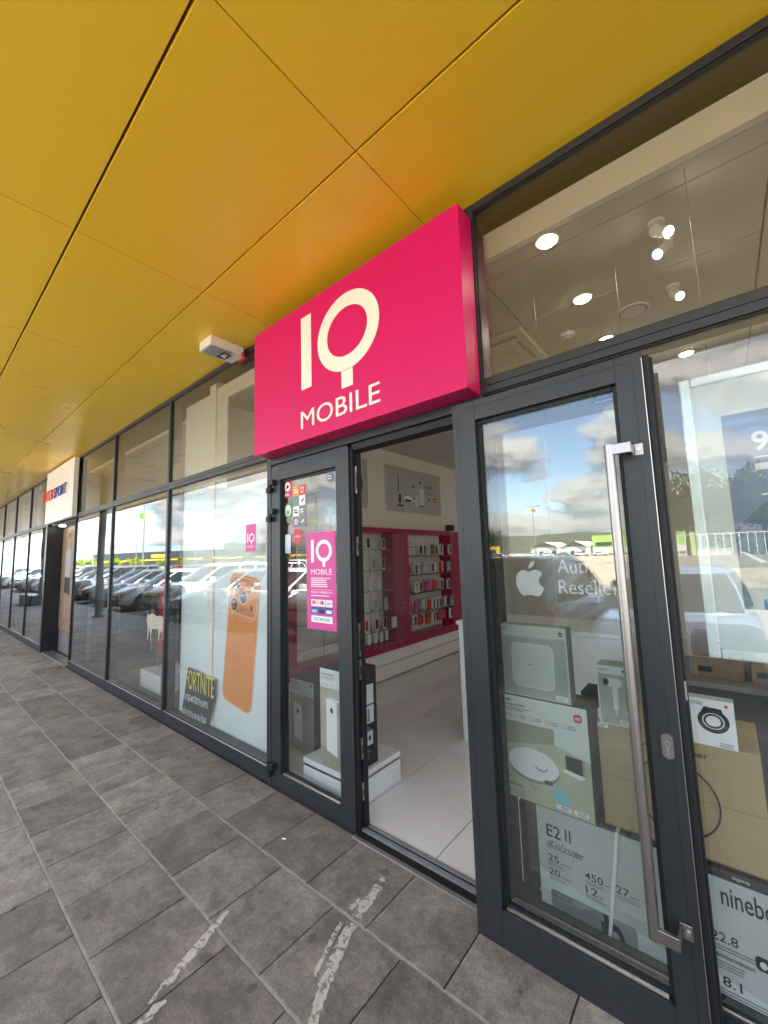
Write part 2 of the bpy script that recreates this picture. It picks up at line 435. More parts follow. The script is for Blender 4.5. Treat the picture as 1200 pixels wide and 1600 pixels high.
# ------------------------------------------------------------------ retail building
B = thing('retail_building', 'long retail building with anthracite glass shopfront under a yellow metal soffit', 'building', (-8, 3, 0))
# soffit panels
sp = MB()
ys = [(1.213, 1.86), (.501, 1.204), (-.213, .491), (-1.0, -.221)]
x = -1.113 + 1.45 * 8
while x > -70:
    for y0, y1 in ys: sp.box(x - 1.4455, x - .0, y0, y1, 3.44, 3.47, SOFFIT)
    x -= 1.45
sp.build('soffit', B, .0025)
rf = MB(); rf.box(-71, 13, -1.0, 12, 3.53, 4.78, MALLG); rf.build('roof', B)  # unseen slab over the soffit, added to block the sun
fs = MB(); fs.box(-71, 13, -1.03, -1.003, 3.42, 4.80, MALLY); fs.build('fascia', B, .004)  # unseen front, raised so its shade reaches past the kerb
bw = MB(); bw.box(-71, 13, 10.2, 10.4, 0, 3.5, SHADEWALL); bw.box(-71.2, -71, 1.95, 10.4, 0, 3.5, MALLG); bw.box(9.0, 9.2, 1.9, 10.2, 0, 3.5, MALLG); bw.build('wall', B)
# bays: (x0, x1) between mullion centres
DEPTH = .12
def window(x0, x1, z0, z1, m=GLASS, fw=.022, bot=None, head=None, sub=True):
    bot = fw if bot is None else bot; head = fw if head is None else head
    f = MB(); y0, y1 = FYP, FYP + DEPTH; e = .0006
    f.box(x0 + e, x0 + fw, y0, y1, z0 + e, z1 - e, ANTH); f.box(x1 - fw, x1 - e, y0, y1, z0 + e, z1 - e, ANTH)
    f.box(x0 + fw + e, x1 - fw - e, y0 + .001, y1, z0 + e, z0 + bot, ANTH); f.box(x0 + fw + e, x1 - fw - e, y0 + .001, y1, z1 - head, z1 - e, ANTH)
    g = .008   # black gasket round the pane
    a, b, c, d = x0 + fw, x1 - fw, z0 + bot, z1 - head
    for q in ((a, a + g, c, d), (b - g, b, c, d), (a + g, b - g, c, c + g), (a + g, b - g, d - g, d)):
        f.box(q[0] + e, q[1] - e, y0 + .010, y0 + .0185, q[2] + e, q[3] - e, RUBBER)
    w = f.build('window', B, .0015)
    p = MB(); p.box(a + .002, b - .002, y0 + .019, y0 + .025, c + .002, d - .002, m); p.build('pane', w)
    if bot > .06:
        s_ = MB(); s_.box(x0 + fw + .01, x1 - fw - .01, y0 + .002, y0 + .0095, z0 + bot, z0 + bot + .008, CHROME); s_.build('sill', w, .002)
    return w
edges_l = [-2.68, -4.56, -6.36, -8.19]
TZ0, TZ1 = 2.40, 2.475
lower = list(zip(edges_l[1:], edges_l[:-1])) + [(-.87, .93), (.93, 2.73), (2.73, 4.53)]
xx = -10.15
while xx > -66: lower.append((xx - 1.83, xx)); xx -= 1.83
for a, b in lower:
    window(a, b, 0, TZ0 + .035, bot=.11, head=.035)
for a, b in lower + [(-2.68, -.87)]:
    window(a, b, TZ0 + .036, 3.438, GLASS_UP, head=.04, bot=.036)
sk = MB(); sk.box(-69, -10.15, 1.8055, 1.8095, -.004, .006, RUBBER); sk.box(-8.19, -2.70, 1.8055, 1.8095, -.004, .006, RUBBER); sk.build('sealant', B)
# door header
h = MB(); h.box(-2.649, -.901, FYP + .002, FYP + DEPTH, 2.345, 2.434, ANTH); h.box(-2.649, -1.83, FYP + .02, FYP + DEPTH, 2.325, 2.344, ANTH_D); h.box(-1.80, -.901, FYP + .03, FYP + DEPTH, 2.30, 2.344, RUBBER); h.build('door_header', B, .002)
jm = MB()
jm.box(-2.709 + .0296, -2.652, FYP, FYP + DEPTH, 0, 2.434, ANTH) 
jm.build('door_jamb', B, .002)
jm = MB(); jm.box(-.8968, -.8712, FYP, FYP + DEPTH, 0, 2.434, ANTH); jm.build('door_jamb', B, .002)
th = MB(); th.box(-1.80, -.90, 1.775, 1.80, -.004, .010, THRESH); th.box(-1.80, -.90, 1.8005, 1.852, -.01, .003, RUBBER); th.box(-1.80, -.90, 1.853, 1.880, -.006, .012, GREYINK); th.box(-1.80, -.90, 1.881, 1.899, -.01, .004, RUBBER); th.box(-1.80, -.90, 1.90, 1.925, -.006, .009, GREYINK)
th.build('threshold', B, .0015)
def leaf(name_label, x0, x1, y, z0, z1, gx0, gx1, gz0, gz1, t=.075):
    f = MB(); e = .0006
    f.box(x0, gx0, y, y + t, z0, z1, ANTH); f.box(gx1, x1, y, y + t, z0, z1, ANTH)
    f.box(gx0 + e, gx1 - e, y + .0008, y + t, z0, gz0, ANTH); f.box(gx0 + e, gx1 - e, y + .0008, y + t, gz1, z1, ANTH)
    g = .018
    for q in ((gx0, gx0 + g, gz0, gz1), (gx1 - g, gx1, gz0, gz1), (gx0 + g, gx1 - g, gz0, gz0 + g), (gx0 + g, gx1 - g, gz1 - g, gz1)):
        f.box(q[0] + e, q[1] - e, y + .026, y + .034, q[2] + e, q[3] - e, RUBBER)
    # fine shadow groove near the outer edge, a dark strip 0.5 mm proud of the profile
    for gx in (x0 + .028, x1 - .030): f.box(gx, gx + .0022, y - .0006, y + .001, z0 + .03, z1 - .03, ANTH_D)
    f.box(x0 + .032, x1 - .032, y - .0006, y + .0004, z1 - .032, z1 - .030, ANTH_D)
    d = f.build('door', B, .0018); d['label'] = name_label
    p = MB(); p.box(gx0 + .004, gx1 - .004, y + .036, y + .042, gz0 + .004, gz1 - .004, GLASS); p.build('pane', d)
    b = MB(); b.box(gx0 + g, gx1 - g, y + .008, y + .025, gz0 + .001, gz0 + .011, CHROME); b.build('glazing_bead', d, .002)
    return d
D1 = leaf('narrow closed door leaf with pink poster and stickers', -2.648, -1.805, FYP + .004, .006, 2.325, -2.54, -1.925, .105, 2.215)
for z in (2.17, 1.945, .12):
    hb = MB(); hb.cyl((-2.635, FYP - .022, z - .045), (-2.635, FYP - .022, z - .004), .017, RUBBER); hb.cyl((-2.635, FYP - .022, z + .002), (-2.635, FYP - .022, z + .05), .017, ANTH_D)
    hb.box(-2.63, -2.585, FYP - .034, FYP + .003, z + .01, z + .05, ANTH_D); hb.box(-2.69, -2.64, FYP - .02, FYP - .001, z - .045, z - .004, RUBBER); hb.build('hinge', D1, .003)
# lock edge of the narrow leaf
le = MB(); le.box(-1.8045, -1.788, FYP + .02, FYP + .045, .01, 2.31, RUBBER); le.box(-1.8045, -1.782, FYP + .058, FYP + .10, .01, 2.31, RUBBER); le.box(-1.8045, -1.795, FYP + .0455, FYP + .0575, .02, 2.30, ANTH_D)
le.build('lock_edge', D1, .002)
for z0, z1 in ((2.02, 2.20), (1.62, 1.74), (1.0, 1.20), (.86, .98), (.40, .52), (.17, .27)):
    st = MB(); st.box(-1.7945, -1.7805, FYP + .0462, FYP + .0568, z0, z1, CHROME); st.box(-1.781, -1.7795, FYP + .048, FYP + .055, z0 + .03, z1 - .04, RUBBER); st.build('strike_plate', D1, .001)
# wide leaf swung right round against the shopfront
LY = 1.683
D2 = leaf('wide door leaf swung open flat against the shopfront', -.955, -.168, LY, .006, 2.325, -.838, -.254, .150, 2.232, .07)
le = MB(); le.box(-.1675, -.146, LY + .022, LY + .038, .012, 2.315, RUBBER); le.box(-.1675, -.139, LY + .05, LY + .07, .012, 2.315, RUBBER); le.box(-.1675, -.16, LY + .0385, LY + .0495, .02, 2.31, ANTH_D)
le.build('edge_seal', D2, .003)
le = MB(); le.box(-.1679, -.1655, LY + .0005, LY + .004, .03, 2.30, CHROME); le.build('edge_trim', D2)
hd = MB(); HX, HY = -.285, LY - .062
hd.cyl((HX, HY, .375), (HX, HY, 1.985), .0165, STEEL, 20)
for zz in (.395, 1.965):
    hd.box(HX - .004, -.216, HY - .012, HY + .002, zz - .019, zz + .019, STEEL); hd.box(-.222, -.216, HY + .0022, LY - .0045, zz - .019, zz + .019, STEEL); hd.box(-.2155, -.188, LY - .004, LY - .0002, zz - .022, zz + .022, STEEL); hd.box(-.222, -.2157, LY - .0044, LY - .0002, zz - .022, zz + .022, STEEL)
    hd.cyl((-.201, LY - .010, zz), (-.201, LY - .004, zz), .0065, CHROME, 10)
hd.build('pull_handle', D2, .002)
lk = MB(); lk.prism(FY(LY), rr(-.222, .915, -.188, .995, .0165, 8), STEEL, .0003, .007); lk.cyl((-.205, LY - .0072, .962), (-.205, LY - .010, .962), .0085, CHROME); lk.box(-.2085, -.2015, LY - .0098, LY - .0072, .928, .956, CHROME); lk.box(-.206, -.204, LY - .0108, LY - .0101, .957, .967, RUBBER); lk.build('lock', D2, .001)
bolt = MB(); bolt.box(-.1675, -.1405, LY + .0385, LY + .0492, 1.10, 1.16, CHROME); bolt.build('latch', D2, .001)
# neighbouring entrance recess
pt = MB(); pt.box(-10.149, -10.03, 1.785, 2.05, 0, 2.41, BLACKP); pt.box(-8.31, -8.195, 1.90, 2.05, 0, 2.41, BLACKP); pt.box(-10.0295, -8.3105, 1.85, 2.05, 2.38, 2.43, BLACKP); pt.build('portal', B, .004)
dl = MB(); dl.cyl((-9.6, 1.93, 2.379), (-9.6, 1.93, 2.36), .05, FEM); dl.build('entrance_lamp', B)
en = MB(); en.box(-10.149, -8.195, 2.051, 2.10, 0, 2.43, SHADEWALL); en.build('entrance_wall', B)
fl = MB(); fl.box(-10.03, -8.31, 1.80, 1.98, -.01, .012, THRESH); fl.build('threshold', B, .003)
uw = MB(); uw.box(-10.149, -8.195, 1.86, 1.9, 2.432, 3.438, ANTH); uw.build('upper_panel', B)

# ------------------------------------------------------------------ interior setting
f = MB(); f.add([(-71, 1.9, -.006), (9, 1.9, -.006), (9, 10.2, -.006), (-71, 10.2, -.006)], [(0, 1, 2, 3)], BOXDARK); struct(f, 'floor_bed')
f = MB()
xi = -1.93 - .6 * 3
while xi < 6:
    yi = 2.38 - .6
    while yi < 10.2:
        f.box(max(xi + .0028, -3.74), xi + .5972, max(yi + .0028, 1.926), min(yi + .5972, 10.19), -.02, 0, TILE); yi += .6
    xi += .6
struct(f, 'shop_floor', .001)
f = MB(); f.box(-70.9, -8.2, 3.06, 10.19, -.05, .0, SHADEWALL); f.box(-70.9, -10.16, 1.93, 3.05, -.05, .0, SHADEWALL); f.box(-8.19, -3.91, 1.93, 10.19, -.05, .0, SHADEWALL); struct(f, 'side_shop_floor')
w = MB(); w.box(-3.90, -3.78, 1.935, 10.19, 0, 3.43, WALLW); struct(w, 'wall')
w = MB(); w.box(-3.77, 8.9, 9.0, 9.1, 0, 3.43, WALLW); w.box(5.2, 5.3, 1.935, 8.99, 0, 3.43, WALLW); struct(w, 'wall')
w = MB(); w.box(-8.30, -8.18, 3.06, 10.19, 0, 3.43, SHADEWALL); w.box(-70.9, -8.31, 6.0, 6.1, 0, 3.43, SHADEWALL); w.box(-8.17, -3.91, 4.6, 4.7, 0, 3.43, DARKWALL); w.box(-10.03, -9.98, 3.06, 5.99, 0, 3.43, SHADEWALL);struct(w, 'wall')
c = MB(); Z = 3.20
xs_ = [-3.775, -2.18, -.94, .30, 1.54, 2.78, 4.02, 5.19]; yy_ = [1.985, 2.11, 2.71, 3.335, 3.96, 4.56, 5.16, 5.76, 6.36, 6.96, 7.56, 8.16, 8.76, 8.99]
for a, b in zip(xs_[:-1], xs_[1:]):
    for p, q in zip(yy_[:-1], yy_[1:]): c.box(a + .004, b - .004, p + .004, q - .004, Z, Z + .03, CEILW)
c.box(-3.775, 5.19, 1.985, 8.99, Z + .012, Z + .04, CEILG)
c.box(-3.775, 5.19, 1.945, 1.983, Z - .002, 3.345, WALLW)
struct(c, 'ceiling')
c = MB(); c.box(-8.17, -3.91, 1.985, 4.59, 3.18, 3.22, CEILW); c.box(-70.9, -8.31, 1.985, 5.99, 3.18, 3.22, CEILW); struct(c, 'side_shop_ceiling')

# ------------------------------------------------------------------ signs
def iq_logo(G, F, u0, v0, s, m, d, depth=0):
    # u0,v0: lower left of the word MOBILE, s: width of the word
    k = s / .675
    Q = lambda a, b: (u0 + (a + 2.02) * k, v0 + (b - 2.44) * k)
    def solid(pts):
        if depth: G.prism(F, pts, m, d - depth, d)
        else: G.poly(F, pts, m, d)
    solid([Q(-2.012, 2.70), Q(-1.912, 2.70), Q(-1.912, 3.195), Q(-2.012, 3.195)])
    cu, cv = Q(-1.592, 2.945)
    G.ring(F, cu, cv, .257 * k, .240 * k, .088 * k, m, d, 56)
    if depth:
        for ra, rb, fl in ((.257, .240, 1), (.169, .152, -1)):
            n = 56; vs = []
            for q in range(n):
                a = 2 * PI * q / n * fl
                vs += [F(cu + ra * k * math.cos(a), cv + rb * k * math.sin(a), d), F(cu + ra * k * math.cos(a), cv + rb * k * math.sin(a), d - depth)]
            G.add(vs, [(2 * q, 2 * q + 1, (2 * q + 3) % (2 * n), (2 * q + 2) % (2 * n)) for q in range(n)], m, True)
    solid([Q(-1.640, 2.60), Q(-1.546, 2.60), Q(-1.546, 2.7085), Q(-1.640, 2.7095)])
    G.text(F, 'MOBILE', u0, v0, .118 * k, m, d, s, .0, depth)
sg = thing('shop_sign', 'large magenta box sign with cream logo letters above the shop doorway', 'sign', (-1.7, 1.7, 2.36))
m_ = MB(); m_.box(-2.660, -.857, 1.668, 1.806, 2.392, 3.353, PINK); m_.build('sign_box', sg, .003)
m_ = MB(); iq_logo(m_, FY(1.6675), -2.093, 2.47, .699, CREAM, .003, .0025); m_.build('lettering', sg)
sg = thing('shop_sign', 'cream box sign with red and blue lettering over the black portal', 'sign', (-9, 1.8, 2.42))
m_ = MB(); m_.box(-10.02, -8.09, 1.735, 1.804, 2.415, 3.41, WHITE_SIGN); m_.build('sign_box', sg, .004)
m_ = MB(); F = FY(1.7345)
m_.text(F, 'INTER', -10.10, 2.84, .19, RED, .03, .80, .0, .012); m_.text(F, 'SPORT', -9.25, 2.84, .19, BLUE_INK, .03, .84, .0, .012)
m_.poly(F, [(-10.30, 2.84), (-10.24, 2.84), (-10.16, 3.04), (-10.22, 3.04)], RED, .03); m_.build('lettering', sg)

# emergency lamp on the soffit beside the sign
em = thing('emergency_lamp', 'cream boxy emergency exit lamp under the yellow soffit', 'lamp', (-3.11, 1.64, 3.35))
m_ = MB(); m_.box(-3.205, -3.012, 1.49, 1.785, 3.358, 3.4385, PLAST_C); m_.build('housing', em, .006)
m_ = MB()
for q in range(14): m_.box(-3.195, -3.022, 1.505 + q * .0125, 1.513 + q * .0125, 3.353, 3.3575, GREYPL)
m_.build('grille', em)
m_ = MB(); F = lambda u, v, d: (u, v, 3.3572 - d)
m_.poly(F, [(-3.17, 1.70), (-3.06, 1.70), (-3.06, 1.62), (-3.17, 1.62)], INK, .006); m_.poly(F, [(-3.15, 1.685), (-3.12, 1.685), (-3.10, 1.64), (-3.13, 1.635)], WHITE, .007); m_.poly(F, [(-3.10, 1.68), (-3.08, 1.68), (-3.08, 1.64), (-3.10, 1.65)], WHITE, .007); m_.build('pictogram', em)
m_ = MB(); m_.box(-3.0115, -3.006, 1.76, 1.787, 3.356, 3.39, RED); m_.box(-3.12, -3.0115, 1.7855, 1.808, 3.35, 3.365, RED); m_.build('bracket', em, .002)

# ------------------------------------------------------------------ things on and behind the left window
pb = thing('window_poster', 'white window board printed with a huge orange phone', 'poster', (-3.6, 1.95, .05))
m_ = MB(); m_.box(-4.475, -2.73, 1.95, 1.962, .06, 2.30, POSTER_W); m_.box(-4.475, -3.575, 1.95, 1.962, 2.303, 3.33, POSTER_W); m_.build('board', pb, .001)
F0 = FY(1.9495); ca, sa = math.cos(R(-7)), math.sin(R(-7))
def FP(u, v, d):   # tilted phone drawing
    return F0(-3.30 + u * ca - v * sa, .92 + u * sa + v * ca, d)
m_ = MB(); m_.prism(FP, rr(-.245, -.575, .245, .575, .085, 8), PHONE_R, .0005, .003, PHONE_R); m_.poly(FP, rr(-.232, -.562, .232, .562, .078, 8), PHONE_O, .0042)
m_.build('phone_picture', pb)
m_ = MB(); m_.prism(FP, rr(-.215, .215, .215, .545, .07, 8), PHONE_R, .0045, .006); m_.poly(FP, rr(-.207, .223, .207, .537, .065, 8), PHONE_D, .0072); m_.poly(FP, [(-.01, .30), (.20, .26), (.20, .48), (.06, .42)], PHONE_O, .0078)
for a, b in ((-.12, .455), (-.135, .295), (.0, .375)):
    m_.ell(FP, a, b, .066, .066, PHONE_R, .0084); m_.ell(FP, a, b, .055, .055, LENS, .0090); m_.ring(FP, a, b, .036, .036, .007, GREYINK, .0096); m_.ell(FP, a - .012, b + .014, .011, .011, BOXLIGHT, .0099)
m_.ell(FP, .14, .46, .026, .026, WHITE, .0084); m_.ell(FP, .14, .30, .022, .024, INK, .0084); m_.build('camera_picture', pb)
# fortnite voucher stand-up card; its figure is left out
vs_ = thing('voucher_sign', 'black and yellow gift voucher card standing in window corner', 'sign', (-4.05, 1.9, .02))
F = FY(1.915); m_ = MB()
m_.prism(F, [(-4.35, .06), (-3.81, .06), (-3.70, .37), (-3.79, .385), (-4.18, .385), (-4.27, .37)], BOXDARK, -.004, .0)
m_.prism(F, [(-4.27, .36), (-3.70, .36), (-3.69, .53), (-4.21, .57)], BOXDARK, .0008, .0025); m_.build('card', vs_)
m_ = MB(); m_.text(F, 'FORTNITE', -4.255, .365, .185, YEL, .0036, .57, .0)
m_.text(F, 'OVDJE MOŽETE KUPITI', -4.30, .235, .09, WHITE, .0014, .50, .007); m_.text(F, 'VAŠE DIGITALNE VAUČERE', -4.33, .095, .09, WHITE, .0014, .50, .007); m_.build('lettering', vs_)
# small shop sticker high on the window glass
FG = FY(1.8286)
m_ = MB(); m_.rect(FG, -3.03, 1.68, -2.885, 1.905, PINKP, .0003); iq_logo(m_, FG, -3.01, 1.715, .105, WHITE, .0012); single(m_, 'sticker', 'small pink logo sticker high on the phone poster window', 'sticker')
# pale goat silhouette
goat = [(a * .985 + .02, b) for a, b in [(-5.17, .97), (-5.155, 1.03), (-5.16, 1.10), (-5.145, 1.05), (-5.13, 1.03), (-5.10, 1.045), (-5.00, 1.06), (-4.88, 1.035), (-4.80, 1.05), (-4.72, 1.04), (-4.66, 1.06), (-4.67, .99), (-4.70, .93), (-4.69, .86), (-4.715, .80), (-4.73, .80), (-4.72, .87), (-4.76, .90), (-4.80, .84), (-4.82, .78), (-4.845, .78), (-4.825, .86), (-4.86, .91), (-4.95, .89), (-5.0, .90), (-5.03, .84), (-5.02, .76), (-5.045, .76), (-5.06, .84), (-5.08, .90), (-5.10, .84), (-5.12, .76), (-5.145, .76), (-5.13, .86), (-5.14, .92)]]
m_ = MB(); m_.prism(FG, goat, mat('pale_beige_vinyl', (.40, .35, .27), .6, var=.35, scale=40), .0002, .001); single(m_, 'sticker', 'pale beige animal silhouette sticker on the window glass', 'sticker')
# objects inside the pink display
pn = thing('display_banner', 'tall pink display panel with two pale arcs inside dark window', 'display panel', (-8.2, 3.2, 0))
m_ = MB(); m_.box(-8.0, -7.0, 3.0, 3.03, .0, 1.5, DARKWALL); m_.box(-7.75, -7.42, 2.985, 2.998, .02, 1.35, RED); m_.box(-9.0 + 2.6, -6.05, 2.985, 2.998, .0, 1.35, RED); m_.build('panel', pn)
m_ = MB(); m_.ring(FY(2.98), -7.6, .78, .22, .24, .10, PLAST_C, .002, 24, -PI / 2, PI / 2); m_.build('arc_print', pn); m_ = MB(); m_.ring(FY(2.98), -6.35, .80, .20, .24, .08, PLAST_C, .002, 24, -PI / 2, PI / 2); m_.build('arc_print', pn)
pl = thing('display_plinth', 'low white display plinth on the floor behind the dark window', 'plinth', (-5.7, 2.4, 0))
m_ = MB(); m_.box(-6.10, -5.45, 2.14, 2.55, 0, .22, PLAST_W); m_.build('body', pl, .006)
m_ = MB(); m_.cyl((-5.95, 2.3, .221), (-5.95, 2.3, .40), .008, STEEL); m_.box(-6.02, -5.5, 2.28, 2.32, .40, .41, STEEL); m_.build('rail', pl)
# runner poster in the neighbour's entrance
rp = thing('runner_poster', 'tall tan poster of runners in the black portal recess', 'poster', (-9.0, 2.04, .1))
m_ = MB(); m_.box(-10.02, -8.32, 2.035, 2.050, .42, 2.34, mat('tan_print', (.30, .20, .12), .5)); m_.build('board', rp, .002)
F = FY(2.034); m_ = MB()
SK = mat('skin_print', (.42, .24, .15), .5); HAIR = mat('hair_print', (.10, .06, .04), .5); GREYT = mat('grey_cloth_print', (.38, .40, .42), .5)
for ox, sc in ((-9.52, .88), (-8.8, .85)):
    q = lambda pts: [(ox + a * sc, .52 + b * sc) for a, b in pts]
    m_.ell(F, ox, .52 + 1.78 * sc, .10 * sc, .13 * sc, SK, .002); m_.poly(F, q([(-.12, 1.80), (-.02, 1.96), (.10, 1.93), (.12, 1.80), (.06, 1.87)]), HAIR, .003)
    m_.poly(F, q([(-.05, 1.60), (.05, 1.60), (.05, 1.70), (-.05, 1.70)]), SK, .0015)
    m_.poly(F, q([(-.20, .98), (.18, .98), (.22, 1.52), (.10, 1.62), (-.10, 1.62), (-.23, 1.52)]), GREYT, .0025)
    m_.poly(F, q([(-.22, .66), (-.02, .66), (.0, .80), (.02, .66), (.22, .62), (.19, 1.0), (-.20, 1.0)]), INK, .003)
    m_.poly(F, q([(-.20, .66), (-.06, .66), (-.05, .30), (-.09, .02), (-.17, .02), (-.16, .32)]), SK, .002); m_.poly(F, q([(.05, .64), (.20, .62), (.17, .36), (.30, .12), (.24, .08), (.08, .34)]), SK, .002)
    m_.poly(F, q([(.21, 1.50), (.30, 1.18), (.40, 1.34), (.44, 1.31), (.32, 1.06), (.25, 1.10), (.15, 1.42)]), SK, .0022); m_.poly(F, q([(-.22, 1.50), (-.34, 1.20), (-.22, 1.0), (-.18, 1.03), (-.26, 1.20), (-.15, 1.42)]), SK, .0022)
    m_.poly(F, q([(-.18, .0), (-.02, .0), (-.05, .07), (-.16, .07)]), RED, .003); m_.poly(F, q([(.22, .06), (.34, .16), (.32, .20), (.22, .13)]), RED, .003)
m_.build('runner_picture', rp)

# ------------------------------------------------------------------ stickers on the narrow leaf (glass front at y 1.850)
FD = FY(1.8495)
ip = thing('door_poster', 'pink opening hours poster on the narrow door leaf glass', 'poster', (-2.13, 1.85, 1.13))
m_ = MB(); m_.box(-2.272, -1.972, 1.8475, 1.8493, 1.133, 1.790, PINKP); m_.build('sheet', ip)
F = FY(1.8472); m_ = MB(); iq_logo(m_, F, -2.225, 1.50, .215, WHITE, .0008)
m_.lines(F, -2.225, 1.478, .215, 5, .014, .006, WHITE); m_.rect(F, -2.225, 1.396, -2.01, 1.398, WHITE)
m_.text(F, 'RADNO VRIJEME 9-21', -2.225, 1.368, .019, WHITE, .0008, .215, .012); m_.lines(F, -2.225, 1.360, .215, 1, .01, .006, WHITE)
for r_ in range(2):
    for c_ in range(3):
        u = -2.225 + c_ * .0735; v = 1.285 - r_ * .051; m_.rect(F, u, v, u + .068, v + .046, WHITE if r_ == 0 else BLUE_INK, .0008)
        if r_ == 0 and c_ == 0: m_.ell(F, u + .025, v + .026, .014, .014, RED, .0016); m_.ell(F, u + .043, v + .026, .014, .014, ORANGE, .0018)
        if r_ == 0 and c_ == 1: m_.ell(F, u + .025, v + .026, .014, .014, LBLUE, .0016); m_.ell(F, u + .043, v + .026, .014, .014, RED, .0018)
        if r_ == 0 and c_ == 2: m_.text(F, 'VISA', u + .010, v + .014, .016, BLUE_INK, .0016, .048)
        if r_ == 1: m_.rect(F, u + .008, v + .008, u + .060, v + .03, (LBLUE, INK, WHITE)[c_], .0016)
m_.rect(F, -2.225, 1.178, -2.01, 1.222, WHITE); m_.text(F, 'TAX REFUND', -2.20, 1.19, .020, INK, .0016, .165)
m_.build('print', ip)
m_ = MB(); m_.rect(FD, -2.595 + .055, 2.075, -2.44, 2.222, RED, .0006); m_.ell(FD, -2.49, 2.155, .033, .036, WHITE, .0014); m_.poly(FD, [(-2.51, 2.14), (-2.495, 2.172), (-2.47, 2.16), (-2.48, 2.145)], INK, .002); m_.lines(FD, -2.525, 2.105, .07, 2, .012, .005, WHITE, .0014)
single(m_, 'sticker', 'red rectangular sticker with white disc at the door leaf top corner', 'sticker')
sh = MB(); F = FD
cols = [ORANGE, RED, GREYINK, WHITE, WHITE, GREYINK, GREYINK, GREYINK]
for q, c_ in enumerate(cols):
    u = -2.425 + (q % 2) * .072; v = 2.075 - (q // 2) * .076
    sh.rect(F, u, v, u + .070, v + .074, c_, .0006); ink = INK if c_ is WHITE else WHITE
    if q == 1: sh.text(F, 'M', u + .018, v + .032, .03, WHITE, .0014, .034); sh.lines(F, u + .016, v + .026, .04, 1, .01, .008, WHITE, .0014)
    elif q in (2, 3, 7): sh.poly(F, [(u + .015, v + .030), (u + .03, v + .035), (u + .05, v + .05), (u + .056, v + .042), (u + .035, v + .024)], ink if q != 2 else GREEN, .0014)
    elif q == 6: sh.ring(F, u + .035, v + .035, .02, .02, .006, WHITE, .0014); sh.rect(F, u + .03, v + .02, u + .04, v + .05, WHITE, .0016)
    else: sh.lines(F, u + .012, v + .05, .046, 2, .018, .009, ink, .0014)
single(sh, 'sticker_sheet', 'grid of eight small square brand stickers on the door glass', 'sticker sheet')
m_ = MB(); m_.ring(FD, -2.485, 1.975, .048, .055, .013, GREEN, .0006, 32); m_.ell(FD, -2.485, 1.975, .034, .041, WHITE, .0005); m_.poly(FD, [(-2.50, 1.945), (-2.47, 1.945), (-2.465, 1.985), (-2.485, 1.968), (-2.505, 1.985)], GREEN, .0012); m_.rect(FD, -2.505, 1.885, -2.465, 1.917, GREYINK, .0006); m_.rect(FD, -2.498, 1.866, -2.472, 1.880, INK, .0006)
single(m_, 'sticker', 'green light bulb sticker beside the sticker grid', 'sticker')
m_ = MB(); m_.ell(FD, -2.375, 1.775, .052, .055, RED, .0006); m_.text(FD, 'srbinlo', -2.412, 1.767, .018, WHITE, .0014, .074); single(m_, 'sticker', 'round red sticker with white script beside the pink poster', 'sticker')
m_ = MB(); m_.rect(FD, -2.525, 1.655, -2.455, 1.795, BOXLIGHT, .0006); m_.rect(FD, -2.522, 1.66, -2.458, 1.70, LBLUE, .0014); m_.lines(FD, -2.515, 1.692, .05, 2, .012, .006, WHITE, .002); single(m_, 'sticker', 'small pale blue label low on the door leaf glass', 'sticker')
def round_sticker(F, u, v, r, label):
    m_ = MB(); m_.ring(F, u, v, r, r, r * .10, GREYINK, .0008, 36); m_.ell(F, u, v, r * .86, r * .86, mat('violet_grey_print', (.17, .16, .24), .4) if 'violet_grey_print' not in MATS else MATS['violet_grey_print'], .0006)
    m_.rect(F, u - r * .7, v - r * .32, u + r * .7, v - r * .22, WHITE, .0014); m_.lines(F, u - r * .5, v + r * .35, r, 2, r * .2, r * .08, WHITE, .0014)
    return single(m_, 'sticker', label, 'sticker')
round_sticker(FD, -2.02, 2.16, .036, 'round violet sticker at the narrow leaf upper right corner')

# ------------------------------------------------------------------ stickers on the shop window behind the open leaf
round_sticker(FG, -.325, 2.235, .048, 'round violet sticker at the wide leaf upper right corner')
def apple(G, F, u, v, s, m, d):
    pts = []
    body = [(0, .78), (.10, .84), (.24, .86), (.37, .80), (.44, .70), (.36, .64), (.32, .54), (.32, .44), (.37, .33), (.46, .27), (.40, .13), (.30, .0), (.20, -.02), (.08, .03), (-.04, .03), (-.16, -.02), (-.27, .0), (-.38, .14), (-.46, .34), (-.47, .54), (-.41, .72), (-.28, .84), (-.14, .85)]
    G.poly(F, [(u + a * s, v + b * s) for a, b in body], m, d)
    G.poly(F, [(u + a * s, v + b * s) for a, b in [(.0, .88), (.10, .93), (.18, 1.02), (.20, 1.14), (.08, 1.10), (.0, 1.0)]], m, d)
def vinyl(name, c, a):
    m, nt, out = new_mat(name); p = N(nt, 'BsdfPrincipled', i_Roughness=.6); p.inputs['Base Color'].default_value = rgb(c)
    L(nt, math_(nt, 'MULTIPLY_ADD', noise(nt, 9, 3), .12, a - .06), p.inputs['Alpha']); L(nt, p.outputs[0], out.inputs[0]); return m
FW = vinyl('frosted_white_vinyl', (.80, .82, .86), .62); FT = vinyl('thin_white_vinyl', (.82, .82, .82), .72)
m_ = MB(); apple(m_, FG, -.685, 1.415, .135, FW, .0006); m_.text(FG, 'Authorized', -.560, 1.515, .062, FT, .0006, .32); m_.text(FG, 'Reseller', -.560, 1.428, .058, FT, .0006, .232)
single(m_, 'window_lettering', 'white fruit logo and reseller lettering on the glass behind the leaf', 'lettering')

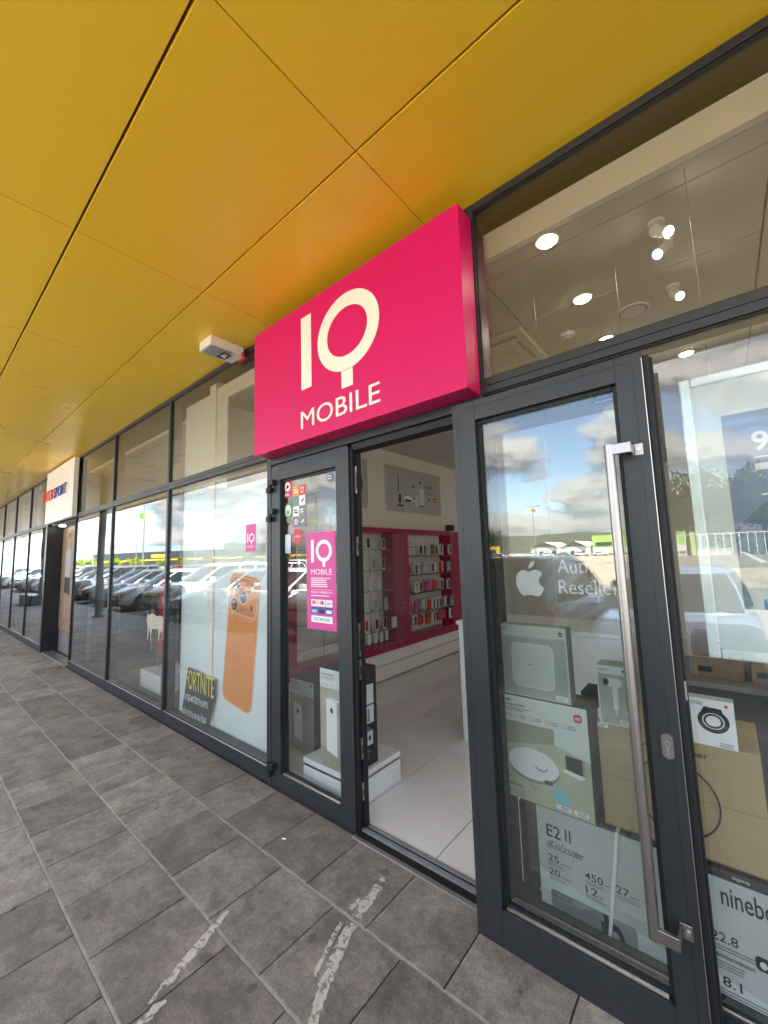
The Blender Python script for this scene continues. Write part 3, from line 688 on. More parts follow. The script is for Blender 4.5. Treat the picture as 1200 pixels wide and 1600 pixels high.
# ------------------------------------------------------------------ products behind the glass
def carton(name, label, x0, x1, y0, y1, z0, z1, front, side, cat='box', bev=.002):
    t = thing(name, label, cat, ((x0 + x1) / 2 * RES[0], (y0 + y1) / 2, z0 * RES[0] + RES[1]))
    m_ = MB(); m_.box(x0, x1, y0, y1, z0, z1, side); m_.build('carton', t, bev)
    return t
def mi_logo(G, F, u, v, s, m, d, ink):
    G.rrect(F, u, v, u + s, v + s, s * .3, m, d); G.text(F, 'mi', u + s * .2, v + s * .3, s * .42, ink, d + .0005, s * .6, .02)
Y0 = 1.88; FB = FY(Y0 - .0008); RES[:] = [.94, .0966]
# e-scooter box
t = carton('scooter_box', 'pale teal kick scooter box lowest in the stack behind the open leaf', -.795, -.300, Y0, Y0 + .3, -.1025, .436, None, BOXDARK)
m_ = MB(); m_.rect(FB, -.792, -.099, -.303, .428, TEAL_PR, .0004); m_.poly(FB, [(-.792, -.099), (-.303, -.099), (-.303, .06), (-.792, .16)], BOXLIGHT, .0009)
m_.text(FB, 'E2', -.750, .310, .052, INK, .0016, .062, .008); m_.text(FB, 'II', -.668, .314, .052, INK, .0016, .024); m_.text(FB, 'eKickScooter', -.750, .262, .034, INK, .0016, .155)
for u, v, q, un in ((-.750, .205, '25', 5), (-.750, .148, '20', 5), (-.596, .195, '450', 2), (-.596, .140, '12', 2), (-.476, .195, '27', 3)):
    w_ = .024 * len(q); m_.text(FB, q, u, v, .030, INK, .0016, w_, .006); m_.lines(FB, u + w_ + .004, v + .008, .012 * un, 1, .01, .005, GREYINK, .0016); m_.lines(FB, u, v - .006, .085, 2, .008, .004, GREYINK, .0016)
m_.text(FB, 'Front suspension', -.738, .078, .010, INK, .0030, .085, .006); m_.text(FB, 'Rear drum brake', -.738, .064, .010, INK, .0030, .08, .006); m_.lines(FB, -.738, .054, .09, 4, .008, .004, GREYINK, .0030)
m_.rrect(FB, -.748, -.082, -.412, .090, .016, TEAL_D, .0016); m_.poly(FB, [(-.740, .045), (-.68, .005), (-.60, -.01), (-.545, .02), (-.535, .075), (-.56, .088), (-.62, .06)], GREYINK, .0024); m_.poly(FB, [(-.748, -.06), (-.412, -.035), (-.412, -.070), (-.735, -.08)], BOXMID, .002)
m_.poly(FB, [(-.535, .088), (-.515, .088), (-.497, -.005), (-.520, -.01)], INK, .003); m_.poly(FB, [(-.545, .055), (-.515, .062), (-.505, -.03), (-.535, -.035)], BOXDARK, .0032); m_.ring(FB, -.492, .0, .036, .066, .017, INK, .0034, 40, w2=.026); m_.ell(FB, -.492, .0, .018, .038, GREYPL, .003); m_.ell(FB, -.492, .0, .007, .012, INK, .0038)
m_.build('print', t)
m_ = MB(); m_.poly(FB, [(-.535, -.098), (-.522, -.098), (-.447, .4363), (-.460, .4363)], WHITE, .0050); m_.box(-.460, -.447, Y0 + .001, Y0 + .28, .4362, .4375, WHITE); m_.build('strap', t)
t = carton('scooter_box', 'teal grey scooter box with bold lettering beside the door handle bottom', -.172, .55, Y0, Y0 + .3, -.1025, .436, None, BOXDARK)
m_ = MB(); m_.rect(FB, -.169, -.099, .547, .405, TEAL_PR, .0004); m_.poly(FB, [(-.169, .075), (.547, -.05), (.547, -.099), (-.169, -.099)], BOXLIGHT, .0009); m_.text(FB, 'ninebot', -.128, .318, .066, INK, .0016, .165, .008)
m_.text(FB, '22.8', -.188 + .02, .188, .032, INK, .0016, .075, .006); m_.lines(FB, -.16, .176, .17, 2, .010, .005, GREYINK, .0016); m_.text(FB, 'direction indicators', -.160, .135, .016, INK, .0016, .105, .006); m_.lines(FB, -.16, .124, .08, 3, .010, .005, GREYINK, .0016); m_.rrect(FB, -.05, .150, .06, .195, .012, INK, .0016); m_.ell(FB, -.03, .17, .010, .012, PLAST_C, .002)
m_.text(FB, '18.1', -.166, .045, .032, INK, .0016, .07, .006); m_.lines(FB, -.16, .034, .20, 5, .010, .005, GREYINK, .0016); m_.text(FB, 'segway', -.09, .414, .013, PLAST_C, .0016, .05); m_.build('print', t)
# brown cleaner box
t = carton('cardboard_box', 'large brown cardboard box lying across the two scooter boxes', -.50, .03, Y0 + .012, Y0 + .34, .448, .864, None, CARD, bev=.004)
m_ = MB(); F = FY(Y0 + .0112); m_.text(F, 'Vacuum cleaner', -.365, .808, .022, INK, .0008, .245, .005); m_.rect(F, -.50, .447, .03, .452, CARD_D, .0006); m_.rect(F, -.505 + .005, .652, .03, .654, CARD_D, .0005); m_.build('print', t)
m_ = MB(); m_.tube([(-.235 + .135 * math.cos(2 * PI * q / 44), Y0 + .001 - .006, .645 + .135 * math.sin(2 * PI * q / 44)) for q in range(44)], .0032, INK, 6, True)
single(m_, 'cable_loop', 'thin black cable loop leaning against the brown cardboard box', 'cable')
# robot vacuum box
t = carton('vacuum_box', 'robot vacuum box printed with a white round robot and dock', -.955, -.525, Y0 - .03, Y0 + .14, .448, .918, None, BOXBLK)
F = FY(Y0 - .0308); m_ = MB(); u0, v0 = -.955, .448
m_.rect(F, u0 + .002, v0 + .002, u0 + .428, v0 + .468, BOXLIGHT, .0004); m_.poly(F, [(u0 + .002, v0 + .002), (u0 + .428, v0 + .002), (u0 + .428, v0 + .245), (u0 + .28, v0 + .285), (u0 + .28, v0 + .35), (u0 + .002, v0 + .35)], OLIVE_PR, .0010)
m_.poly(F, [(u0 + .002, v0 + .23), (u0 + .28, v0 + .285), (u0 + .28, v0 + .35), (u0 + .002, v0 + .35)], OLIVE_D, .0015)
m_.ell(F, u0 + .175, v0 + .158, .118, .066, GREYINK, .002); m_.ell(F, u0 + .175, v0 + .172, .118, .066, WHITE, .0026); m_.ell(F, u0 + .175, v0 + .180, .114, .062, PLAST_W, .0031); m_.ring(F, u0 + .215, v0 + .168, .028, .016, .007, GREYINK, .0036); m_.ell(F, u0 + .215, v0 + .176, .026, .015, WHITE, .004); m_.rrect(F, u0 + .225, v0 + .104, u0 + .262, v0 + .122, .007, INK, .0041)
m_.tube([(u0 + .15 + .05 * q / 5, Y0 - .036, v0 + .098 - .03 * math.sin(q * .55)) for q in range(6)], .0016, GREYINK, 5)
m_.poly(F, [(u0 + .24, v0 + .10), (u0 + .31, v0 + .105), (u0 + .34, v0 + .05), (u0 + .27, v0 + .04)], LBLUE, .0016)
m_.poly(F, [(u0 + .325, v0 + .255), (u0 + .395, v0 + .25), (u0 + .395, v0 + .185), (u0 + .325, v0 + .19)], INK, .003); m_.poly(F, [(u0 + .395, v0 + .25), (u0 + .405, v0 + .255), (u0 + .405, v0 + .18), (u0 + .395, v0 + .185)], GREYPL, .003); m_.poly(F, [(u0 + .30, v0 + .185), (u0 + .385, v0 + .165), (u0 + .405, v0 + .18), (u0 + .325, v0 + .195)], WHITE, .0036)
m_.text(F, 'XIAOMI', u0 + .022, v0 + .440, .012, INK, .001, .06, .01); m_.text(F, 'Robot Vacuum S40C', u0 + .022, v0 + .420, .013, INK, .001, .135, .01); m_.lines(F, u0 + .022, v0 + .412, .17, 2, .009, .004, GREYINK)
for q in range(5):
    m_.ring(F, u0 + .035 + q * .073, v0 + .375, .010, .010, .002, GREYINK, .001, 16); m_.lines(F, u0 + .051 + q * .073, v0 + .382, .038, 2, .009, .004, GREYINK)
mi_logo(m_, F, u0 + .372, v0 + .405, .034, RED, .001, WHITE)
m_.ring(F, u0 + .05, v0 + .06, .036, .036, .004, INK, .002, 30, R(60), R(300)); m_.text(F, '5000 Pa', u0 + .036, v0 + .052, .015, INK, .0022, .08, .01)
m_.rrect(F, u0 + .27, v0 + .014, u0 + .335, v0 + .034, .004, WHITE, .0018); m_.rrect(F, u0 + .345, v0 + .014, u0 + .405, v0 + .034, .004, WHITE, .0018); m_.lines(F, u0 + .29, v0 + .030, .04, 2, .008, .004, GREYINK, .0025); m_.lines(F, u0 + .36, v0 + .030, .04, 2, .008, .004, GREYINK, .0025)
m_.build('print', t)
# scale box
t = carton('scale_box', 'sage green bathroom scale box standing upon the robot vacuum box', -.915, -.590, Y0 - .02, Y0 + .05, .919, 1.255, None, BOXMID)
F = FY(Y0 - .0208); m_ = MB(); m_.rect(F, -.913, .921, -.592, 1.253, BOXGRN, .0004); m_.rect(F, -.906, .926, -.599, 1.200, BOXMID, .001); m_.rrect(F, -.855, .965, -.655, 1.170, .028, BOXLIGHT, .0016); m_.rrect(F, -.850, .970, -.660, 1.165, .025, BOXGRN, .0022); m_.rect(F, -.775, 1.07, -.752, 1.074, GREYINK, .003)
m_.rect(F, -.655, .929, -.602, .95, WHITE, .0024); m_.lines(F, -.65, .945, .04, 2, .008, .003, GREYINK, .003); m_.lines(F, -.905, 1.24, .03, 2, .009, .004, GREYINK, .001); mi_logo(m_, F, -.625, 1.217, .018, INK, .001, WHITE); m_.build('print', t)
# hair dryer box
t = carton('dryer_box', 'narrow grey hair dryer box standing upon the brown cardboard box', -.482, -.358, Y0 + .0, Y0 + .10, .865, 1.110, None, BOXMID)
F = FY(Y0 - .0008); m_ = MB(); m_.rect(F, -.481, .866, -.359, 1.109, BOXLIGHT, .0004); m_.rect(F, -.475, .872, -.365, 1.075, BOXMID, .001)
m_.prism(F, rr(-.452, 1.025, -.385, 1.06, .017, 6), BOXLIGHT, .0014, .002); m_.ell(F, -.447, 1.042, .013, .018, GREYINK, .0026); m_.ell(F, -.447, 1.042, .008, .012, INK, .003); m_.rrect(F, -.424, .93, -.404, 1.027, .006, BOXLIGHT, .0022); m_.rect(F, -.417, .905, -.411, .93, BOXLIGHT, .0022)
m_.rect(F, -.405, .875, -.366, .892, WHITE, .0024); m_.lines(F, -.402, .889, .03, 2, .007, .003, GREYINK, .003); m_.lines(F, -.475, 1.098, .04, 2, .007, .003, GREYINK, .001); mi_logo(m_, F, -.382, 1.085, .013, INK, .001, WHITE); m_.build('print', t)
m_ = MB(); m_.rect(FY(Y0 + .011), -.498, .842, -.455, .860, WHITE, .0006); m_.lines(FY(Y0 + .011), -.494, .856, .034, 2, .007, .003, GREYINK, .0014); single(m_, 'price_label', 'small white price label on the brown cardboard box', 'label')
# tracker box with the black ring
t = carton('tracker_box', 'small white box printed with a black ring strap near the door edge', -.168, -.028, Y0 + .0, Y0 + .05, .865, 1.035, None, BOXGRN)
m_ = MB(); m_.rect(F, -.167, .866, -.029, 1.034, WHITE, .0004); m_.ring(F, -.092, .958, .047, .043, .014, INK, .001, 40); m_.ring(F, -.092, .958, .029, .026, .007, INK, .0014, 40); m_.poly(F, [(-.126, .99), (-.06, .985), (-.065, 1.005), (-.115, 1.008)], INK, .0018); m_.ell(F, -.05, 1.017, .006, .005, RED, .001); m_.lines(F, -.162, 1.022, .05, 2, .007, .003, GREYINK, .001); m_.lines(F, -.08, .885, .045, 3, .006, .003, GREYINK, .001); m_.build('print', t)
# black carton behind
carton('black_carton', 'plain black carton behind the robot vacuum box', -.60, -.505, Y0 + .16, Y0 + .30, .866, .93, None, BOXBLK)
RES[:] = [1., 0.]
# hanging light frame with a sea picture
lf = thing('light_frame', 'white framed sea picture light box hanging in the right window', 'light box', (.5, 2.05, 1.2))
m_ = MB()
for q in ((-.082, -.045, 1.19, 2.285), (-.0445, 1.0, 1.19, 1.228), (-.0445, 1.0, 2.247, 2.285), (1.0005, 1.037, 1.19, 2.285)): m_.box(q[0], q[1], 2.0, 2.05, q[2], q[3], STEELGREY)
m_.build('frame', lf, .006)
m_ = MB(); m_.box(-.045, 1.0, 2.01, 2.04, 1.228, 2.247, BOXLIGHT); m_.build('panel', lf)
F = FY(2.0095); m_ = MB(); m_.rect(F, .037, 1.377, .92, 2.11, SKYPR, .0005); m_.rect(F, .037, 1.377, .92, 1.63, SEA, .0015); m_.poly(F, [(.037, 1.631), (.92, 1.631), (.92, 1.78), (.6, 1.68), (.36, 1.82), (.22, 1.72), (.13, 1.765), (.037, 1.67)], MOUNT, .001); m_.text(F, '9', .115, 1.955, .075, WHITE, .002, None, .02, rot=0); m_.rect(F, .115, 1.93, .20, 1.936, WHITE, .002); m_.rect(F, .115, 1.885, .20, 1.91, WHITE, .002); m_.rect(F, .125, 1.79, .20, 1.797, WHITE, .002); m_.poly(F, [(.045, 1.585), (.055, 1.588), (.115, 1.548), (.10, 1.545)], WHITE, .0025); m_.rect(F, .135, 1.45, .33, 1.545, RED, .0022); m_.text(F, 'L', .155, 1.468, .06, WHITE, .003, None, .03); m_.build('print', lf)
m_ = MB()
for u in (.02, .34): m_.cyl((u, 2.02, 2.286), (u, 2.02, 3.199), .0016, STEEL, 6)
m_.build('wire', lf)
for u, lb in ((-.30, 'thin steel wire hanging straight from the ceiling above the open leaf'), (-.72, 'thin steel wire hanging nearest the magenta sign')):
    m_ = MB(); m_.cyl((u, 2.3, 1.3 if u < -.5 else 2.0), (u, 2.3, 3.199), .0014, STEEL, 6); single(m_, 'hanging_wire', lb, 'wire')
# counter row behind with brown cartons
ct = thing('back_counter', 'dark grey low counter inside the shop behind the window stack', 'counter', (.3, 3.1, 0))
m_ = MB(); m_.box(-.35, 1.6, 2.9, 3.5, 0, .84, DARKWALL); m_.build('body', ct, .004)
m_ = MB(); m_.box(-.37, 1.62, 2.88, 3.52, .841, .87, SHADEWALL); m_.build('counter_top', ct, .004)
lab = ['plain brown carton at the left end of the back counter', 'brown carton second on the back counter', 'wide brown carton third on the back counter', 'big brown carton at the right end of the back counter']
for q, (a, b, h_) in enumerate(((-.20, .02, .22), (.05, .22, .24), (.26, .56, .26), (.60, .95, .24))):
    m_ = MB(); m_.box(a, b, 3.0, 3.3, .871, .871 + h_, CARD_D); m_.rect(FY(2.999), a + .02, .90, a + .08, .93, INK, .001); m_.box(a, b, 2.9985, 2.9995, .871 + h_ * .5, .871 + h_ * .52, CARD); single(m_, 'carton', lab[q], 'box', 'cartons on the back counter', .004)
# black pedestal seen behind the leaf glass
m_ = MB(); m_.box(-.87 + .01, -.80 - .03, 1.96, 2.25, 0, .36, BOXBLK); m_.box(-.86, -.83, 1.96, 2.25, .361, .44, BOXBLK); single(m_, 'speaker_box', 'slim black floor case beside the scooter box', 'case', bevel=.004)
# ------------------------------------------------------------------ products in the doorway
pl = thing('display_plinth', 'low white plinth with grey trim just inside the doorway', 'plinth', (-2.2, 2.2, 0))
m_ = MB(); m_.box(-2.45, -1.945, 1.945, 2.43, 0.002, .145, PLAST_W); m_.box(-2.45, -1.945, 1.945, 2.43, .165, .20, PLAST_W); m_.build('body', pl, .003)
m_ = MB(); m_.box(-2.444, -1.951, 1.951, 2.424, .1452, .1648, STEEL); m_.build('trim_band', pl)
t = carton('purifier_box', 'dark carton of a white air purifier standing upon the doorway plinth', -2.27, -1.976, 1.955, 2.22, .2005, .845, None, BOXBLK)
F = FY(1.9542); m_ = MB(); m_.rect(F, -2.268, .203, -1.978, .843, BEIGE_PR, .0004); m_.rect(F, -2.268, .718, -1.978, .843, BOXLIGHT, .001); m_.rect(F, -2.268, .203, -1.978, .33, OLIVE_D, .001); m_.text(F, 'Smart Air Purifier', -2.255, .800, .016, INK, .0016, .13, .01); m_.lines(F, -2.255, .79, .15, 2, .010, .004, GREYINK, .0016)
for q in range(5): m_.ring(F, -2.24 + q * .045, .738, .009, .009, .002, GREYINK, .0016, 14)
m_.poly(F, [(-2.205, .31), (-2.10, .285), (-2.10, .635), (-2.205, .645)], WHITE, .0018); m_.poly(F, [(-2.10, .285), (-2.055, .31), (-2.055, .65), (-2.10, .635)], GREYPL, .0018); m_.poly(F, [(-2.205, .645), (-2.10, .635), (-2.055, .65), (-2.155, .66)], BOXLIGHT, .0018); m_.ell(F, -2.15, .575, .015, .018, INK, .0024); m_.rect(F, -2.05, .225, -2.0, .245, WHITE, .0018); m_.build('print', t)
F = FX(-1.9752); m_ = MB()
m_.rect(F, 1.985, .60, 2.185, .73, BOXLIGHT, .0006); m_.rect(F, 2.02, .63, 2.12, .715, GREYPL, .0012); m_.ring(F, 2.01, .625, .02, .02, .006, INK, .002); m_.rect(F, 1.985, .475, 2.185, .59, BOXLIGHT, .0006)
for q in range(3): m_.poly(F, [(2.01 + q * .055, .485), (2.035 + q * .055, .485), (2.03 + q * .055, .57), (2.015 + q * .055, .57)], GREYINK, .0012)
m_.rect(F, 2.05, .335, 2.17, .425, BOXLIGHT, .0006); m_.ell(F, 2.14, .38, .012, .018, INK, .0012); m_.rect(F, 1.985, .335, 2.02, .425, BEIGE_PR, .0006); m_.text(F, 'mi', 2.03, .785, .03, PLAST_C, .0006, .05); m_.lines(F, 2.05, .455, .10, 6, .014, .005, GREYPL, .0006); m_.lines(F, 2.06, .31, .09, 5, .014, .005, GREYINK, .0006); m_.build('side_print', t)
t = carton('purifier_box', 'dark carton of an air purifier on the floor left of the plinth', -3.05, -2.725, 2.28, 2.54, .001, .575, None, BOXBLK)
F = FY(2.2792); m_ = MB(); m_.rect(F, -3.048, .004, -2.727, .573, BEIGE_PR, .0004); m_.rect(F, -3.048, .452, -2.727, .573, BOXLIGHT, .001); m_.text(F, 'Air Purifier', -3.03, .535, .016, INK, .0016, .12, .01); m_.lines(F, -3.03, .525, .18, 4, .012, .004, GREYINK, .0016); mi_logo(m_, F, -2.775, .535, .022, INK, .0016, WHITE)
m_.poly(F, [(-2.99, .10), (-2.88, .07), (-2.88, .36), (-2.99, .385)], WHITE, .0018); m_.poly(F, [(-2.88, .07), (-2.825, .10), (-2.825, .375), (-2.88, .36)], GREYPL, .0018); m_.ell(F, -2.935, .31, .014, .017, INK, .0024); m_.build('print', t)
ct = thing('shop_counter', 'white shop counter end visible at the right of the doorway', 'counter', (-1.2, 3.5, 0))
m_ = MB(); m_.box(-1.88, -.55, 3.235, 3.80, .0, .985, PLAST_W); m_.build('body', ct, .003)
m_ = MB(); m_.box(-1.895, -.54, 3.22, 3.815, .988, 1.02, PLAST_W); m_.build('counter_top', ct, .003)

# ------------------------------------------------------------------ display cabinets on the left wall
XC = -3.55
def cabinet(label, y0, y1, p0, p1, z0=.345, z1=2.00):
    t = thing('display_cabinet', label, 'cabinet', (XC - .1, (y0 + y1) / 2, 0))
    b = MB(); X0 = XC - .225
    b.box(X0, XC, y0, p0, z0, z1, MAGENTA); b.box(X0, XC, p1, y1, z0, z1, MAGENTA); b.box(X0, XC - .001, p0 + .0005, p1 - .0005, z0, .46, MAGENTA); b.box(X0, XC - .001, p0 + .0005, p1 - .0005, 1.93, z1, MAGENTA); b.build('carcass', t, .003)
    k = MB(); k.box(X0, X0 + .012, p0 + .001, p1 - .001, .461, 1.929, WALLW); k.build('back_panel', t)
    q = MB(); q.box(X0, XC - .03, y0, y1, .19, z0 - .004, PLAST_W); q.box(X0, XC + .02, y0, y1, .02, .186, WALLW); q.build('plinth', t, .004)
    return t
c1 = cabinet('magenta display cabinet with sparse phones on glass shelves nearest the door', 2.60, 4.62, 2.75, 4.42)
c2 = cabinet('magenta display cabinet crowded with hanging phone cases deeper inside', 4.625, 6.35, 4.78, 5.96)
SHZ = [1.70, 1.42, 1.15, .885, .625, .462]
for z in SHZ[:-1]:
    s_ = MB(); s_.box(XC - .21, XC - .03, 2.76, 4.41, z, z + .008, GLASS_IN); s_.box(XC - .03, XC - .027, 2.76, 4.41, z, z + .008, GREYINK); s_.build('shelf', c1)
for y in (3.3, 4.15):
    s_ = MB(); s_.box(XC - .212, XC - .208, y, y + .006, .47, 1.92, GREYINK); s_.build('divider', c1)
gd = MB(); gd.box(XC + .006, XC + .012, 3.95, 4.66, .42, 1.92, GLASS_IN); gd.build('glass_door', c1)
gd = MB(); gd.cyl((XC + .006, 4.60, .95), (XC + .03, 4.60, .95), .014, STEEL, 12); gd.cyl((XC + .006, 4.60, .47), (XC + .03, 4.60, .47), .010, STEEL, 12); gd.build('knob', c1)
for z in (1.60, 1.32, 1.05, .78):
    s_ = MB(); s_.box(XC - .21, XC - .005, 4.785, 5.955, z - .012, z - .006, GREYINK); s_.build('rail', c2)
# phones on the shelves
ords = ['first', 'second', 'third', 'fourth', 'fifth', 'sixth', 'seventh', 'eighth', 'ninth', 'tenth', 'eleventh', 'twelfth']
rown = ['top', 'second', 'third', 'fourth', 'fifth', 'lowest']
colr = {'black': BOXBLK, 'white': WHITE, 'red': RED, 'grey': GREYPL, 'silver': BOXLIGHT, 'pink': PINKP, 'brown': CARD_D, 'beige': PLAST_C, 'teal': TEAL_D}
protos = {}
def phone(kind, cname, y, z, label, group, x, h=.15, w=.072, tilt=0):
    k = (kind, cname)
    if k not in protos:
        m_ = MB(); F = FX(0); c_ = GREYPL if (kind == 'case' and cname == 'white') else BOXBLK if (kind == 'case' and cname == 'silver') else colr[cname]
        if kind == 'phone':
            m_.prism(F, rr(-w / 2, 0, w / 2, h, .010, 4), PLAST_W, 0, .006); m_.poly(F, rr(-w / 2 + .008, .02, w / 2 - .008, h - .006, .008, 4), c_, .0066); m_.box(-.05, .004, -.03, .03, 0, .004, GREYINK)
        else:
            rim = PLAST_C if cname in ('black', 'grey', 'white', 'silver') else c_
            m_.prism(F, rr(-w / 2, 0, w / 2, h, .012, 4), rim, -.02, .012); m_.poly(F, rr(-w / 2 + .009, .012, w / 2 - .009, h - .014, .008, 4), c_, .0126)
            m_.rect(F, -w / 2 + .012, h - .045, 0, h - .02, INK, .0132); m_.cyl((-.16, 0, h + .012), (.02, 0, h + .012), .0025, STEEL, 6); m_.poly(F, [(-.012, h), (.012, h), (.012, h + .022), (-.012, h + .022)], rim, .004)
        o = m_.build('phone' if kind == 'phone' else 'phone_case'); protos[k] = [o, False]
    o, used = protos[k]
    if used: o = dup(o)
    protos[k][1] = True
    o.location = (x, y, z); o.rotation_euler = (0, 0, R(tilt))
    tag(o, label, 'phone' if kind == 'phone' else 'phone case', group); return o
lay = [(0, [(3.82, 'silver'), (4.0, 'black'), (4.32, 'black')]), (1, [(3.6, 'silver'), (4.10, 'grey'), (4.30, 'black')]), (2, [(3.75, 'silver'), (4.05, 'silver'), (4.2, 'white')]), (3, [(3.5, 'grey'), (4.12, 'grey'), (4.34, 'grey')]),
       (4, [(3.80, 'black'), (3.93, 'red'), (4.13, 'black'), (4.30, 'black')]), (5, [(3.75, 'white'), (3.87, 'pink'), (3.98, 'white'), (4.10, 'white'), (4.22, 'silver'), (4.33, 'white')])]
for r_, items in lay:
    for i, (y, cn) in enumerate(items):
        phone('phone', cn, y, SHZ[r_] + .010, f'{cn} phone {ords[i]} from the left on the {rown[r_]} shelf of the near cabinet', 'phones in the near cabinet', XC - .09)
t = MB(); t.box(XC - .02, XC + .005, 4.36, 4.45, .64, .78, PLAST_W); single(t, 'phone_carton', 'white phone carton at the right end of a glass shelf', 'box', bevel=.003)
random.seed(11)
rowc = [['white', 'silver', 'white', 'black', 'silver', 'white', 'white', 'brown', 'black', 'silver'], ['silver', 'black', 'grey', 'teal', 'black', 'white', 'black', 'silver', 'white', 'red'], ['black', 'white', 'silver', 'black', 'brown', 'pink', 'teal', 'red', 'black', 'black'],
        ['black', 'pink', 'black', 'teal', 'grey', 'red', 'black', 'silver', 'black', 'black'], ['black', 'silver', 'red', 'black', 'red', 'brown', 'black', 'black', 'red', 'brown']]
zrow = [1.61, 1.33, 1.055, .775, .575]
for r_, cs in enumerate(rowc):
    for i, cn in enumerate(cs + cs[2:4]):
        phone('case', cn, 4.83 + i * .092 + random.uniform(-.01, .01), zrow[r_] + random.uniform(0, .012), f'{cn} phone case {ords[i]} from the left in the {["top", "second", "third", "fourth", "lowest"][r_]} hanging row', 'phone cases in the far cabinet', XC - .03 + random.uniform(-.03, .045) + (.06 if i == 11 else 0), tilt=random.uniform(-14, 14))
# posters above
wp = thing('wall_poster', 'grey landscape poster of white home gadgets above the cabinets', 'poster', (-3.77, 5.2, 2.25))
m_ = MB(); m_.box(-3.779, -3.76, 4.55, 6.08, 2.27, 3.0, PLAST_C); m_.build('board', wp, .002)
POSTG = mat('poster_grey_print', (.46, .44, .41), .5, var=.03)
F = FX(-3.7595); m_ = MB(); m_.rect(F, 4.565, 2.285, 6.065, 2.985, POSTG, .0005)
m_.rect(F, 4.85, 2.60, 4.87, 2.86, INK, .001); m_.rect(F, 4.86, 2.42, 4.92, 2.56, INK, .001); m_.rect(F, 4.82, 2.37, 4.98, 2.40, INK, .001); m_.ell(F, 5.12, 2.50, .13, .05, WHITE, .001); m_.ell(F, 5.10, 2.475, .10, .02, INK, .0015); m_.rect(F, 5.42, 2.42, 5.56, 2.70, BOXLIGHT, .001); m_.rect(F, 5.42, 2.40, 5.56, 2.42, INK, .001); m_.rect(F, 5.28, 2.40, 5.38, 2.56, BOXLIGHT, .001); m_.ell(F, 5.26, 2.72, .025, .03, INK, .001); m_.ell(F, 5.46, 2.80, .02, .03, INK, .001); m_.ell(F, 5.26, 2.52, .02, .02, INK, .001); m_.ell(F, 5.70, 2.53, .02, .025, INK, .001)
m_.text(F, 'Xiaomi', 5.58, 2.72, .07, INK, .001, .22, .012); m_.text(F, 'Smart Home', 5.58, 2.62, .07, GREYINK, .001, .38); mi_logo(m_, F, 5.82, 2.50, .09, RED, .001, WHITE); m_.build('print', wp)
wp = thing('wall_poster', 'pale poster with a large black disc above the near cabinet', 'poster', (-3.77, 3.6, 2.25))
m_ = MB(); m_.box(-3.779, -3.76, 3.1, 4.17, 2.27, 3.0, PLAST_C); m_.build('board', wp, .002)
m_ = MB(); m_.rect(F, 3.115, 2.285, 4.155, 2.985, POSTG, .0005); m_.ell(F, 3.80, 2.62, .25, .25, INK, .001, 48); m_.text(F, 'IQ KEY', 3.72, 2.72, .05, PLAST_C, .0016); m_.lines(F, 3.62, 2.66, .36, 1, .01, .008, PLAST_C, .0016); m_.lines(F, 3.66, 2.60, .28, 3, .05, .012, GREYINK, .0016); m_.build('print', wp)
m_ = MB(); m_.box(-3.775, -3.66, 6.22, 6.33, 2.03, 2.13, BOXBLK); single(m_, 'wall_speaker', 'tiny black speaker upon the far end of the cabinets', 'speaker', bevel=.004)

# ------------------------------------------------------------------ ceiling lamps and fittings
dl0 = thing('downlight', 'round glowing downlight nearest the glass in the shop ceiling', 'lamp', (-.55, 2.03, 3.2), 'downlights in the ceiling')
m_ = MB(); m_.cyl((-.55, 2.03, 3.199), (-.55, 2.03, 3.192), .055, PLAST_W, 28); m_.build('trim_ring', dl0)
m_ = MB(); m_.cyl((-.55, 2.03, 3.1915), (-.55, 2.03, 3.188), .042, LAMP, 28); m_.build('lens', dl0)
spots = [(-.54, 2.67, 'round glowing downlight second from the glass in the sign bay'), (-.53, 3.33, 'round glowing downlight third from the glass in the sign bay'), (-.09, 4.05, 'small glowing downlight seen at the right pane top')]
for x_, y_, lb in spots + [(x_, y_, 'unseen round downlight added deeper inside to light the shop') for x_ in (2.4, 4.0) for y_ in (2.6, 4.0, 5.4, 6.8, 8.2)]:  # extra downlights out of view, added to light the room
    d_ = dup(dl0); d_.location = (x_, y_, 3.2); d_['label'] = lb
def spotlight(lens, ang, label):
    d = Vector((math.sin(ang) * .75, -math.cos(ang) * .75, -.66)); p = Vector(lens) - d * .077; x, y = p.x - d.x * .02, p.y - d.y * .02
    t = thing('track_spotlight', label, 'lamp', (x, y, 3.2), 'track spotlights')
    m_ = MB(); m_.cyl((x, y, 3.199), (x, y, 3.185), .035, PLAST_W); m_.cyl((x, y, 3.185), (x, y, p.z), .009, PLAST_W, 10); m_.build('stem', t)
    m_ = MB(); m_.cyl(p - d * .05, p + d * .075, .022, PLAST_W, 20, .026); m_.build('head', t)
    m_ = MB(); m_.cyl(p + d * .0755, p + d * .077, .020, LAMP, 20); m_.build('lens', t)
spotlight((-.06, 2.22, 3.085), R(40), 'white twin spotlight, upper one near the glass ceiling strip')
spotlight((-.12, 2.36, 3.085), R(-30), 'white twin spotlight, lower one near the glass ceiling strip')
spotlight((-.06, 2.86, 3.085), R(25), 'white ceiling spotlight beside the flush round speaker')
m_ = MB(); m_.cyl((-.32, 3.05, 3.199), (-.32, 3.05, 3.190), .095, PLAST_W, 32); m_.ring(lambda u, v, d: (u, v, 3.1897 - d), -.32, 3.05, .085, .085, .012, GREYPL, .0006); single(m_, 'ceiling_speaker', 'flush round white speaker in the shop ceiling', 'speaker')
